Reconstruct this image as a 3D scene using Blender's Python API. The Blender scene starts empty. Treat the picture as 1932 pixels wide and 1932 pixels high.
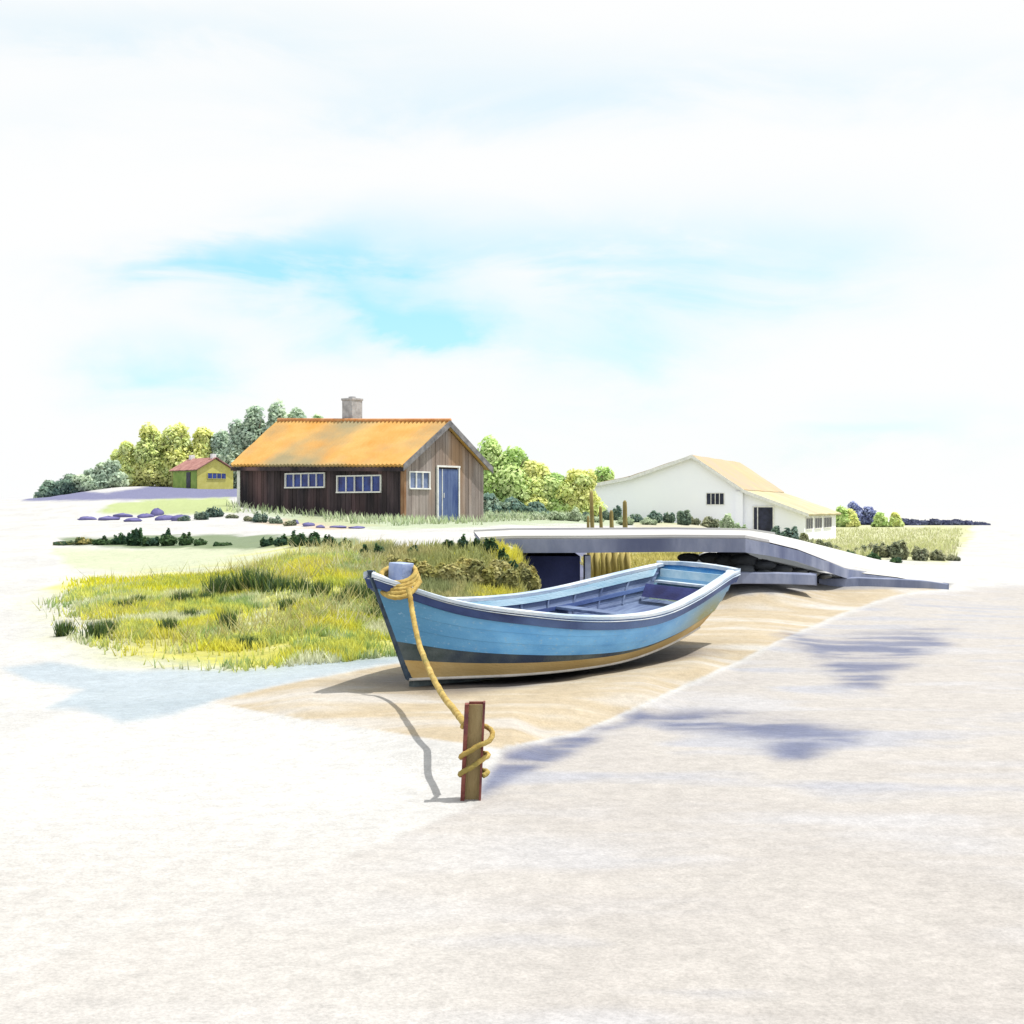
import bpy, math, random
import numpy as np
rnd = random.Random(7)
R = np.random.RandomState(11)
scene = bpy.context.scene
COL = scene.collection
FPX, HOR, EYE = 2600.0, 960.0, 1.75      # survey constants used to plan the site from the reference

# ------------------------------------------------------------------ noise
LAT = R.rand(256, 256)
def vnoise(x, y):
    x = np.asarray(x, float); y = np.asarray(y, float)
    xi = np.floor(x).astype(int); yi = np.floor(y).astype(int)
    fx = x - xi; fy = y - yi
    fx = fx*fx*(3-2*fx); fy = fy*fy*(3-2*fy)
    a = LAT[xi % 256, yi % 256]; b = LAT[(xi+1) % 256, yi % 256]
    c = LAT[xi % 256, (yi+1) % 256]; d = LAT[(xi+1) % 256, (yi+1) % 256]
    return (a*(1-fx)+b*fx)*(1-fy)+(c*(1-fx)+d*fx)*fy
def fbm(x, y, o=4):
    s = 0; a = .5; t = 0
    for k in range(o):
        s = s+a*vnoise(x*2**k+17*k, y*2**k+5*k); t += a; a *= .5
    return s/t

# ------------------------------------------------------------------ terrain
PX = [-2500, -600, 0, 250, 420, 600, 850, 960, 1035, 1200, 1300, 1400, 1600, 1932, 2600, 4500]
PROF = {
 -2500: [(3, -.1), (14, -.1), (25, .3), (60, .8), (140, .6), (500, 0)],
 -600: [(3, -.1), (14, -.1), (17, .05), (25, .35), (47, .9), (110, 1.2), (200, .8), (500, 0)],
 0: [(3, -.1), (14, -.1), (17, .1), (25, .4), (35, .75), (47, 1.0), (80, 1.7), (112, 2.5), (140, 2.4), (200, 1.2), (500, 0)],
 250: [(3, -.1), (14, -.1), (16, .05), (22, .42), (35, .8), (47, 1.2), (56, 1.35), (80, 2.3), (110, 3.1), (140, 4.0), (180, 4.5), (250, 3), (500, 0)],
 420: [(3, -.1), (12.5, -.1), (14, -.02), (16, .05), (21, .42), (28, .75), (38, 1.02), (45, 1.15), (52, 1.42), (58, 1.84), (70, 2.15), (110, 3.1), (160, 4.2), (250, 3), (500, 0)],
 600: [(3, -.1), (11, -.1), (12, 0), (15.5, .05), (19, .45), (23, .9), (30, 1.05), (42, 1.2), (51, 1.3), (56, 1.5), (64, 1.8), (70, 1.9), (110, 3.0), (160, 4.2), (250, 3), (500, 0)],
 850: [(3, -.1), (9.6, -.1), (10, 0), (16.5, 0), (18.8, .2), (21.5, .55), (23.6, 1.12), (33, 1.2), (50, 1.22), (60, 1.3), (80, 1.5), (120, 1.7), (250, 1), (500, 0)],
 960: [(3, -.1), (10, -.1), (10.5, 0), (18.5, 0), (21, .3), (23.6, 1.1), (33, 1.2), (50, 1.2), (80, 1.45), (120, 1.2), (250, .4), (500, 0)],
 1035: [(3, -.1), (11.5, -.1), (12, 0), (34, 0), (37, .3), (43, .8), (52, 1.1), (80, 1.45), (120, 1.0), (250, .3), (500, 0)],
 1200: [(3, -.1), (12.5, -.1), (13, 0), (34.5, 0), (37, .3), (43, .75), (52, .95), (80, 1.1), (120, .6), (250, .1), (500, 0)],
 1300: [(3, -.1), (14.5, -.1), (15.3, 0), (33, .02), (36, .3), (43, .7), (52, .9), (80, .9), (120, .4), (250, 0), (500, 0)],
 1400: [(3, -.1), (17, -.1), (18, 0), (23.5, .04), (24.8, .35), (27, .55), (33, .6), (45, .75), (60, .45), (80, .05), (100, 0), (130, 0), (500, 0)],
 1600: [(3, -.1), (22, -.1), (24, 0), (28, .06), (28.9, .12), (33, .15), (45, .22), (60, -.05), (80, -.5), (100, -.55), (135, -.1), (150, 0), (500, 0)],
 1932: [(3, -.1), (27, -.1), (29, 0), (33, .1), (60, 0), (90, -.3), (140, 0), (500, 0)],
 2600: [(3, -.1), (30, -.1), (33, 0), (500, 0)],
 4500: [(3, -.1), (35, -.1), (40, 0), (500, 0)],
}
def terrain(X, Y):
    X = np.asarray(X, float); Y = np.asarray(Y, float)
    p = 966+FPX*X/np.maximum(Y, 1)
    zs = [np.interp(Y, [a[0] for a in PROF[k]], [a[1] for a in PROF[k]]) for k in PX]
    i = np.clip(np.searchsorted(PX, p)-1, 0, len(PX)-2)
    pa = np.array(PX, float)
    f = np.clip((p-pa[i])/(pa[i+1]-pa[i]), 0, 1); f = f*f*(3-2*f)
    Z = np.stack(zs, 0)
    z = np.take_along_axis(Z, i[None], 0)[0]*(1-f)+np.take_along_axis(Z, (i+1)[None], 0)[0]*f
    # hollow added under the hull to deepen its shade
    hx, hy = X-.55, Y-15.75; a_ = hx*.582+hy*.813; b_ = -hx*.813+hy*.582
    z = z-.075*np.exp(-((a_-.2)/2.3)**4-(b_/.95)**4)
    amp = np.clip((z+.02)/.5, 0, 1)
    z = z+amp*(fbm(X*.5, Y*.5)-.5)*.12*np.clip(Y/25, .3, 1.2)
    z = z+(fbm(X*1.6+3, Y*1.6, 3)-.5)*.028*np.clip(14/np.maximum(Y, 1), .1, 1)
    return z
def tz(x, y): return float(terrain(np.array([x]), np.array([y]))[0])
YS = np.exp(np.linspace(math.log(4), math.log(400), 2600))
def hit(px, py):
    """point of the terrain that the plan shows at px, py"""
    u = (px-966)/FPX
    z = terrain(u*YS, YS); rz = EYE+(HOR-py)/FPX*YS
    k = np.argmax(z >= rz)
    if z[k] < rz[k]: k = len(YS)-1
    return (u*YS[k], YS[k], z[k])
def at(px, py, Y): return ((px-966)/FPX*Y, Y, EYE+(HOR-py)/FPX*Y)

# ------------------------------------------------------------------ materials
def N(nt, typ, **kw):
    n = nt.nodes.new(typ)
    for k, v in kw.items():
        if k in n.inputs.keys(): n.inputs[k].default_value = v
        else: setattr(n, k, v)
    return n
def lk(nt, a, b): nt.links.new(a, b)
def newmat(name, rough=.8, spec=.3):
    m = bpy.data.materials.new(name); m.use_nodes = True
    nt = m.node_tree; b = nt.nodes['Principled BSDF']
    b.inputs['Roughness'].default_value = rough
    b.inputs['Specular IOR Level'].default_value = spec
    return m, nt, b
def c4(c): return (c[0], c[1], c[2], 1)
def wash(name, c1, c2, c3=None, scale=3, stretch=(1, 1, 1), rough=.8, bump=.3, bscale=40, island=0, spec=.3, lo=.35, hi=.65, dirt=None):
    """mottled surface: two or three tones in noise, fine grain bump"""
    m, nt, b = newmat(name, rough, spec)
    tc = N(nt, 'ShaderNodeTexCoord'); mp = N(nt, 'ShaderNodeMapping'); mp.inputs['Scale'].default_value = stretch
    lk(nt, tc.outputs['Object'], mp.inputs['Vector'])
    n = N(nt, 'ShaderNodeTexNoise', Scale=scale, Detail=8.0, Roughness=.6); lk(nt, mp.outputs[0], n.inputs['Vector'])
    r = N(nt, 'ShaderNodeValToRGB'); lk(nt, n.outputs['Fac'], r.inputs['Fac'])
    r.color_ramp.elements[0].position = lo; r.color_ramp.elements[0].color = c4(c1)
    r.color_ramp.elements[1].position = hi; r.color_ramp.elements[1].color = c4(c2)
    out = r.outputs['Color']
    if c3:
        n2 = N(nt, 'ShaderNodeTexNoise', Scale=scale*.37, Detail=5.0); lk(nt, mp.outputs[0], n2.inputs['Vector'])
        r2 = N(nt, 'ShaderNodeValToRGB'); lk(nt, n2.outputs['Fac'], r2.inputs['Fac'])
        r2.color_ramp.elements[0].position = .5; r2.color_ramp.elements[1].position = .68
        mx = N(nt, 'ShaderNodeMixRGB'); lk(nt, r2.outputs['Color'], mx.inputs['Fac']); lk(nt, out, mx.inputs['Color1'])
        mx.inputs['Color2'].default_value = c4(c3); out = mx.outputs[0]
    if island:
        g = N(nt, 'ShaderNodeNewGeometry'); mr = N(nt, 'ShaderNodeMapRange'); lk(nt, g.outputs['Random Per Island'], mr.inputs['Value'])
        mr.inputs['To Min'].default_value = 1-island; mr.inputs['To Max'].default_value = 1+island
        mm = N(nt, 'ShaderNodeMixRGB', blend_type='MULTIPLY'); mm.inputs['Fac'].default_value = 1
        lk(nt, out, mm.inputs['Color1']); lk(nt, mr.outputs[0], mm.inputs['Color2']); out = mm.outputs[0]
    lk(nt, out, b.inputs['Base Color'])
    nb = N(nt, 'ShaderNodeTexNoise', Scale=bscale, Detail=4.0); lk(nt, mp.outputs[0], nb.inputs['Vector'])
    bp = N(nt, 'ShaderNodeBump', Strength=bump, Distance=.02); lk(nt, nb.outputs['Fac'], bp.inputs['Height']); lk(nt, bp.outputs[0], b.inputs['Normal'])
    return m
def attr_mat(name, rough=.85, bump=0, trans=0, bscale=30, wet=False):
    m, nt, b = newmat(name, rough, .2)
    a = N(nt, 'ShaderNodeVertexColor', layer_name='Col')
    n = N(nt, 'ShaderNodeTexNoise', Scale=bscale, Detail=8.0, Roughness=.65)
    tc = N(nt, 'ShaderNodeTexCoord'); lk(nt, tc.outputs['Object'], n.inputs['Vector'])
    if bump:
        mr = N(nt, 'ShaderNodeMapRange'); lk(nt, n.outputs['Fac'], mr.inputs['Value'])
        mr.inputs['From Min'].default_value = .25; mr.inputs['From Max'].default_value = .75
        mr.inputs['To Min'].default_value = .84; mr.inputs['To Max'].default_value = 1.12
        mm = N(nt, 'ShaderNodeMixRGB', blend_type='MULTIPLY'); mm.inputs['Fac'].default_value = 1
        lk(nt, a.outputs['Color'], mm.inputs['Color1']); lk(nt, mr.outputs[0], mm.inputs['Color2'])
        lk(nt, mm.outputs[0], b.inputs['Base Color'])
        bp = N(nt, 'ShaderNodeBump', Strength=bump, Distance=.03); lk(nt, n.outputs['Fac'], bp.inputs['Height']); lk(nt, bp.outputs[0], b.inputs['Normal'])
    else: lk(nt, a.outputs['Color'], b.inputs['Base Color'])
    if wet:
        ng = N(nt, 'ShaderNodeTexNoise', Scale=55.0, Detail=6.0, Roughness=.75); lk(nt, tc.outputs['Object'], ng.inputs['Vector'])
        rg = N(nt, 'ShaderNodeMapRange'); lk(nt, ng.outputs['Fac'], rg.inputs['Value']); rg.inputs['From Min'].default_value = .3; rg.inputs['From Max'].default_value = .62; rg.inputs['To Min'].default_value = .72; rg.inputs['To Max'].default_value = 1.04
        mp = N(nt, 'ShaderNodeMapping'); mp.inputs['Scale'].default_value = (1.2, 5, 1); mp.inputs['Rotation'].default_value = (0, 0, .25); lk(nt, tc.outputs['Object'], mp.inputs[0])
        nr = N(nt, 'ShaderNodeTexNoise', Scale=2.2, Detail=5.0, Distortion=.8); lk(nt, mp.outputs[0], nr.inputs['Vector'])
        m3 = N(nt, 'ShaderNodeMixRGB', blend_type='MULTIPLY'); m3.inputs['Fac'].default_value = 1; lk(nt, mm.outputs[0], m3.inputs['Color1']); lk(nt, rg.outputs[0], m3.inputs['Color2']); lk(nt, m3.outputs[0], b.inputs['Base Color'])
        b2 = N(nt, 'ShaderNodeBump', Strength=.5, Distance=.05); lk(nt, nr.outputs['Fac'], b2.inputs['Height']); lk(nt, bp.outputs[0], b2.inputs['Normal']); lk(nt, b2.outputs[0], b.inputs['Normal'])
        mr2 = N(nt, 'ShaderNodeMapRange'); lk(nt, a.outputs['Alpha'], mr2.inputs['Value'])
        mr2.inputs['To Min'].default_value = .85; mr2.inputs['To Max'].default_value = .30
        lk(nt, mr2.outputs[0], b.inputs['Roughness'])
    if trans:
        out = nt.nodes['Material Output']; t = N(nt, 'ShaderNodeBsdfTranslucent'); mx = N(nt, 'ShaderNodeMixShader', Fac=trans)
        lk(nt, a.outputs['Color'], t.inputs['Color']); lk(nt, b.outputs[0], mx.inputs[1]); lk(nt, t.outputs[0], mx.inputs[2]); lk(nt, mx.outputs[0], out.inputs['Surface'])
    return m
M = {}
M['ground'] = attr_mat('chalky_ground', .85, .45, 0, 9, wet=True)
M['leaf'] = attr_mat('leaf', .7, 0, .35)
M['bark'] = wash('bark', (.10, .08, .05), (.22, .18, .12), scale=6, stretch=(1, 1, .3))
M['plank_dark'] = wash('shaded_plank', (.008, .007, .012), (.05, .036, .042), (.12, .07, .075), scale=1.6, stretch=(1, 1, .25), island=.35, bump=.5)  # shed boards on the shade side, shade put into the colour
M['plank_grey'] = wash('lit_weathered_plank', (.19, .155, .145), (.34, .295, .28), (.25, .16, .10), scale=1.4, stretch=(1, 1, .25), island=.18, bump=.5)  # paler lit tone of the same shed boards
M['fascia'] = wash('grey_fascia', (.10, .10, .11), (.24, .23, .24), scale=3)
M['tile'] = wash('ochre_roof', (.53, .26, .055), (.58, .37, .13), (.30, .25, .14), scale=.9, stretch=(1, .7, 1), bump=.5, bscale=20, lo=.3, hi=.7)
M['tile_pale'] = wash('pale_roof', (.50, .37, .22), (.40, .35, .27), (.53, .43, .27), scale=.35, bump=.4, bscale=6)
M['tile_red'] = wash('plum_roof', (.26, .12, .11), (.40, .22, .19), scale=1.5, bump=.4)
M['white_paint'] = wash('white_paint', (.62, .62, .62), (.8, .8, .78), scale=5, rough=.55)
M['limewash'] = wash('limewash', (.88, .90, .99), (.92, .94, 1.0), (.78, .78, .93), scale=.25, bump=.3, bscale=8)
M['green_wall'] = wash('green_boards', (.18, .30, .06), (.30, .42, .10), scale=1.5)
M['yellow_wall'] = wash('yellow_boards', (.44, .42, .10), (.55, .52, .16), scale=1.5)
M['blue_glass'] = wash('window_glass', (.008, .012, .09), (.03, .07, .32), scale=2.2, rough=.25, spec=.4, bump=0)
M['grey_glass'] = wash('pale_window_glass', (.08, .12, .25), (.22, .27, .40), scale=2.5, rough=.25, bump=0)
M['dark_glass'] = wash('dark_opening', (.006, .008, .02), (.03, .035, .07), scale=2, rough=.4, bump=0)
M['blue_door'] = wash('blue_door', (.03, .06, .19), (.12, .17, .32), scale=1.5, stretch=(1, 1, .3), rough=.6)
M['chimney'] = wash('chimney_render', (.26, .26, .27), (.46, .46, .47), scale=4, bump=.5)
M['concrete'] = wash('violet_concrete', (.15, .18, .28), (.27, .30, .41), (.10, .12, .21), scale=2.2, stretch=(1, 1, .35), bump=.4, bscale=20)
M['concrete_dark'] = wash('dark_abutment', (.03, .04, .12), (.06, .075, .20), scale=.9, bump=.4)
M['deck_top'] = wash('chalk_road', (.47, .47, .455), (.53, .53, .515), (.40, .40, .43), scale=.8, bump=.4, bscale=12)
M['rock'] = wash('dark_rock', (.035, .042, .05), (.11, .12, .13), scale=1.2, bump=.8, bscale=8)
M['violet_rock'] = wash('violet_rock', (.06, .06, .20), (.17, .16, .34), scale=1.2, bump=.8, bscale=8)
M['stake'] = wash('old_stake', (.17, .13, .04), (.40, .34, .13), scale=4, stretch=(1, 1, .2), bump=.7, island=.2)
M['fence_stake'] = wash('palisade_stake', (.34, .27, .07), (.66, .56, .22), scale=4, stretch=(1, 1, .2), bump=.7, island=.2)
M['rope'] = wash('rope_fibre', (.34, .22, .05), (.56, .42, .13), (.26, .22, .06), scale=14, bump=.6, bscale=120)
M['rust'] = wash('rusty_iron', (.13, .035, .03), (.26, .09, .07), (.07, .03, .06), scale=12, bump=.6, bscale=60)
M['stake_face'] = wash('stake_face', (.27, .2, .09), (.42, .33, .17), (.22, .17, .12), scale=7, stretch=(1, 1, .3), bump=.6, bscale=60)
# boat paints
def hull_paint():
    m, nt, b = newmat('hull_blue_paint', .42, .4)
    tc = N(nt, 'ShaderNodeTexCoord'); mp = N(nt, 'ShaderNodeMapping'); mp.inputs['Scale'].default_value = (.6, 1, 1.6); lk(nt, tc.outputs['Object'], mp.inputs['Vector'])
    n = N(nt, 'ShaderNodeTexNoise', Scale=3.0, Detail=9.0, Roughness=.62); lk(nt, mp.outputs[0], n.inputs['Vector'])
    r = N(nt, 'ShaderNodeValToRGB'); lk(nt, n.outputs['Fac'], r.inputs['Fac'])
    r.color_ramp.elements[0].position = .32; r.color_ramp.elements[0].color = (.085, .34, .74, 1)
    r.color_ramp.elements[1].position = .68; r.color_ramp.elements[1].color = (.19, .52, .93, 1)
    sp = N(nt, 'ShaderNodeSeparateXYZ'); lk(nt, tc.outputs['Object'], sp.inputs[0])
    # algae stain low on the quarter: grows with x (aft), fades with height
    mr = N(nt, 'ShaderNodeMapRange'); lk(nt, sp.outputs['X'], mr.inputs['Value']); mr.inputs['From Min'].default_value = 3.3; mr.inputs['From Max'].default_value = 4.9
    mz = N(nt, 'ShaderNodeMapRange'); lk(nt, sp.outputs['Z'], mz.inputs['Value']); mz.inputs['From Min'].default_value = 1.0; mz.inputs['From Max'].default_value = .45
    mu = N(nt, 'ShaderNodeMath', operation='MULTIPLY'); lk(nt, mr.outputs[0], mu.inputs[0]); lk(nt, mz.outputs[0], mu.inputs[1])
    mu2 = N(nt, 'ShaderNodeMath', operation='MULTIPLY'); lk(nt, mu.outputs[0], mu2.inputs[0]); mu2.inputs[1].default_value = 1.0; mu2.use_clamp = True
    n3 = N(nt, 'ShaderNodeMath', operation='MULTIPLY_ADD'); lk(nt, n.outputs['Fac'], n3.inputs[0]); n3.inputs[1].default_value = .8; n3.inputs[2].default_value = -.4
    ad = N(nt, 'ShaderNodeMath', operation='ADD'); ad.use_clamp = True; lk(nt, mu2.outputs[0], ad.inputs[0]); lk(nt, n3.outputs[0], ad.inputs[1])
    md = N(nt, 'ShaderNodeMath', operation='MULTIPLY'); lk(nt, ad.outputs[0], md.inputs[0]); lk(nt, mr.outputs[0], md.inputs[1])
    mx = N(nt, 'ShaderNodeMixRGB'); lk(nt, md.outputs[0], mx.inputs['Fac']); lk(nt, r.outputs[0], mx.inputs['Color1']); mx.inputs['Color2'].default_value = (.26, .29, .12, 1)
    # bow shade put into the paint: darker teal towards the stem
    mb = N(nt, 'ShaderNodeMapRange'); lk(nt, sp.outputs['X'], mb.inputs['Value']); mb.inputs['From Min'].default_value = .75; mb.inputs['From Max'].default_value = -.2; mb.inputs['To Max'].default_value = .7
    mx2 = N(nt, 'ShaderNodeMixRGB'); lk(nt, mb.outputs[0], mx2.inputs['Fac']); lk(nt, mx.outputs[0], mx2.inputs['Color1']); mx2.inputs['Color2'].default_value = (.06, .20, .33, 1)
    # scuffs
    ns = N(nt, 'ShaderNodeTexNoise', Scale=22.0, Detail=6.0, Roughness=.7); lk(nt, mp.outputs[0], ns.inputs['Vector'])
    rs = N(nt, 'ShaderNodeValToRGB'); lk(nt, ns.outputs['Fac'], rs.inputs['Fac']); rs.color_ramp.elements[0].position = .58; rs.color_ramp.elements[1].position = .66; rs.color_ramp.elements[1].color = (.7, .7, .7, 1)
    mx3 = N(nt, 'ShaderNodeMixRGB'); lk(nt, rs.outputs[0], mx3.inputs['Fac']); lk(nt, mx2.outputs[0], mx3.inputs['Color1']); mx3.inputs['Color2'].default_value = (.32, .52, .72, 1)
    lk(nt, mx3.outputs[0], b.inputs['Base Color'])
    # plank lines as bump: z lines
    w = N(nt, 'ShaderNodeTexNoise', Scale=60.0, Detail=3.0); lk(nt, mp.outputs[0], w.inputs['Vector'])
    bp = N(nt, 'ShaderNodeBump', Strength=.25, Distance=.01); lk(nt, w.outputs['Fac'], bp.inputs['Height']); lk(nt, bp.outputs[0], b.inputs['Normal'])
    return m
M['hull'] = hull_paint()
M['boot'] = wash('dark_boot_band', (.045, .07, .075), (.13, .16, .17), (.03, .05, .10), scale=3, rough=.6)
M['ochre'] = wash('ochre_bottom_paint', (.50, .33, .11), (.68, .52, .26), (.46, .33, .14), scale=2.5, rough=.7, stretch=(.4, 1, 1))
M['navy'] = wash('navy_rail', (.015, .03, .12), (.045, .085, .24), (.10, .17, .36), scale=2.5, stretch=(.5, 1, 1), rough=.5)
M['pale_rail'] = wash('pale_rail', (.40, .49, .60), (.60, .65, .70), (.26, .37, .52), scale=3.5, stretch=(.5, 2, 2), rough=.5)
M['inner'] = wash('inner_planking', (.06, .09, .19), (.17, .23, .36), (.11, .15, .29), scale=4, stretch=(.3, 2, 2), rough=.6)
M['inner_lt'] = wash('inner_pale_blue', (.30, .50, .64), (.48, .64, .74), scale=3, stretch=(.4, 2, 2), rough=.6)
M['cavity'] = wash('recess_shade', (.008, .01, .06), (.02, .03, .13), scale=3)  # near-black tone stands for the shade under the stern seat
M['deck_paint'] = wash('foredeck_paint', (.36, .42, .60), (.58, .64, .76), scale=5, rough=.5)
M['post_paint'] = wash('post_paint', (.20, .27, .50), (.36, .44, .64), scale=6, rough=.5)
M['keel'] = wash('keel_wood', (.5, .48, .45), (.68, .66, .62), scale=5)

# ------------------------------------------------------------------ mesh builder
class MB:
    def __init__(s): s.v = []; s.f = []
    def add(s, vs, fs):
        o = len(s.v); s.v += [tuple(v) for v in vs]; s.f += [tuple(i+o for i in f) for f in fs]
    def box(s, x0, x1, y0, y1, z0, z1):
        s.add([(x0, y0, z0), (x1, y0, z0), (x1, y1, z0), (x0, y1, z0), (x0, y0, z1), (x1, y0, z1), (x1, y1, z1), (x0, y1, z1)],
              [(0, 3, 2, 1), (4, 5, 6, 7), (0, 1, 5, 4), (1, 2, 6, 5), (2, 3, 7, 6), (3, 0, 4, 7)])
    def prism(s, a, b):
        """two equal rings joined and capped"""
        n = len(a)
        s.add(list(a)+list(b), [tuple(range(n))[::-1], tuple(range(n, 2*n))]+[(i, (i+1) % n, n+(i+1) % n, n+i) for i in range(n)])
    def grid(s, rows, close=False):
        n = len(rows[0]); o = []
        for i in range(len(rows)-1):
            for j in range(n-1 if not close else n):
                k = (j+1) % n; o.append((i*n+j, i*n+k, (i+1)*n+k, (i+1)*n+j))
        s.add([p for r in rows for p in r], o)
    def tube(s, pts, rad, seg=8, twist=None):
        pts = [np.array(p, float) for p in pts]; n = len(pts)
        rows = []; up = None; acc = 0
        for i, p in enumerate(pts):
            t = pts[min(i+1, n-1)]-pts[max(i-1, 0)]; t /= (np.linalg.norm(t)+1e-9)
            if up is None:
                up = np.cross(t, (0.3, 0.2, 1.)); up /= np.linalg.norm(up)
            up = up-t*np.dot(up, t); up /= (np.linalg.norm(up)+1e-9); w = np.cross(t, up)
            r = rad[i] if hasattr(rad, '__len__') else rad
            if i: acc += np.linalg.norm(p-pts[i-1])
            row = []
            for k in range(seg):
                a = 2*math.pi*k/seg
                rr = r if twist is None else r*(1+.2*abs(math.cos(1.5*(a-acc*twist)))-.12)
                row.append(tuple(p+up*math.cos(a)*rr+w*math.sin(a)*rr))
            rows.append(row)
        s.grid(rows, close=True)
        o = len(s.v)-n*seg
        s.f.append(tuple(o+k for k in range(seg))[::-1]); s.f.append(tuple(o+(n-1)*seg+k for k in range(seg)))
    def build(s, name, mat, parent=None, smooth=False, bevel=0):
        me = bpy.data.meshes.new(name); me.from_pydata(s.v, [], s.f); me.update()
        if smooth: me.polygons.foreach_set('use_smooth', [True]*len(me.polygons))
        o = bpy.data.objects.new(name, me); COL.objects.link(o)
        for m in (mat if isinstance(mat, list) else [mat]): me.materials.append(m)
        if parent: o.parent = parent
        if bevel:
            b = o.modifiers.new('bevel', 'BEVEL'); b.width = bevel; b.segments = 2; b.limit_method = 'ANGLE'
        return o
def npmesh(name, V, Fq, mat, colr=None, parent=None, smooth=False):
    """fast quads mesh; V (n,3), Fq (m,4); colr per vertex (n,3|4)"""
    me = bpy.data.meshes.new(name)
    me.vertices.add(len(V)); me.vertices.foreach_set('co', np.ascontiguousarray(V, dtype=np.float32).ravel())
    m = len(Fq); k = Fq.shape[1]
    me.loops.add(m*k); me.loops.foreach_set('vertex_index', Fq.ravel().astype(np.int32))
    me.polygons.add(m); me.polygons.foreach_set('loop_start', np.arange(0, m*k, k, dtype=np.int32)); me.polygons.foreach_set('loop_total', np.full(m, k, dtype=np.int32))
    me.update(calc_edges=True); me.validate()
    if smooth: me.polygons.foreach_set('use_smooth', np.ones(m, bool))
    if colr is not None:
        if colr.shape[1] == 3: colr = np.c_[colr, np.ones(len(colr))]
        a = me.color_attributes.new('Col', 'FLOAT_COLOR', 'POINT'); a.data.foreach_set('color', np.ascontiguousarray(colr, dtype=np.float32).ravel())
    me.materials.append(mat)
    o = bpy.data.objects.new(name, me); COL.objects.link(o)
    if parent: o.parent = parent
    return o
def tag(o, label=None, cat=None, group=None, kind=None):
    if label: o['label'] = label
    if cat: o['category'] = cat
    if group: o['group'] = group
    if kind: o['kind'] = kind
    return o
def empty(name, loc, rz=0, label=None, cat=None, group=None):
    o = bpy.data.objects.new(name, None); COL.objects.link(o); o.location = loc; o.rotation_euler = (0, 0, rz); o.empty_display_size = .2
    return tag(o, label, cat, group)

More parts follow.
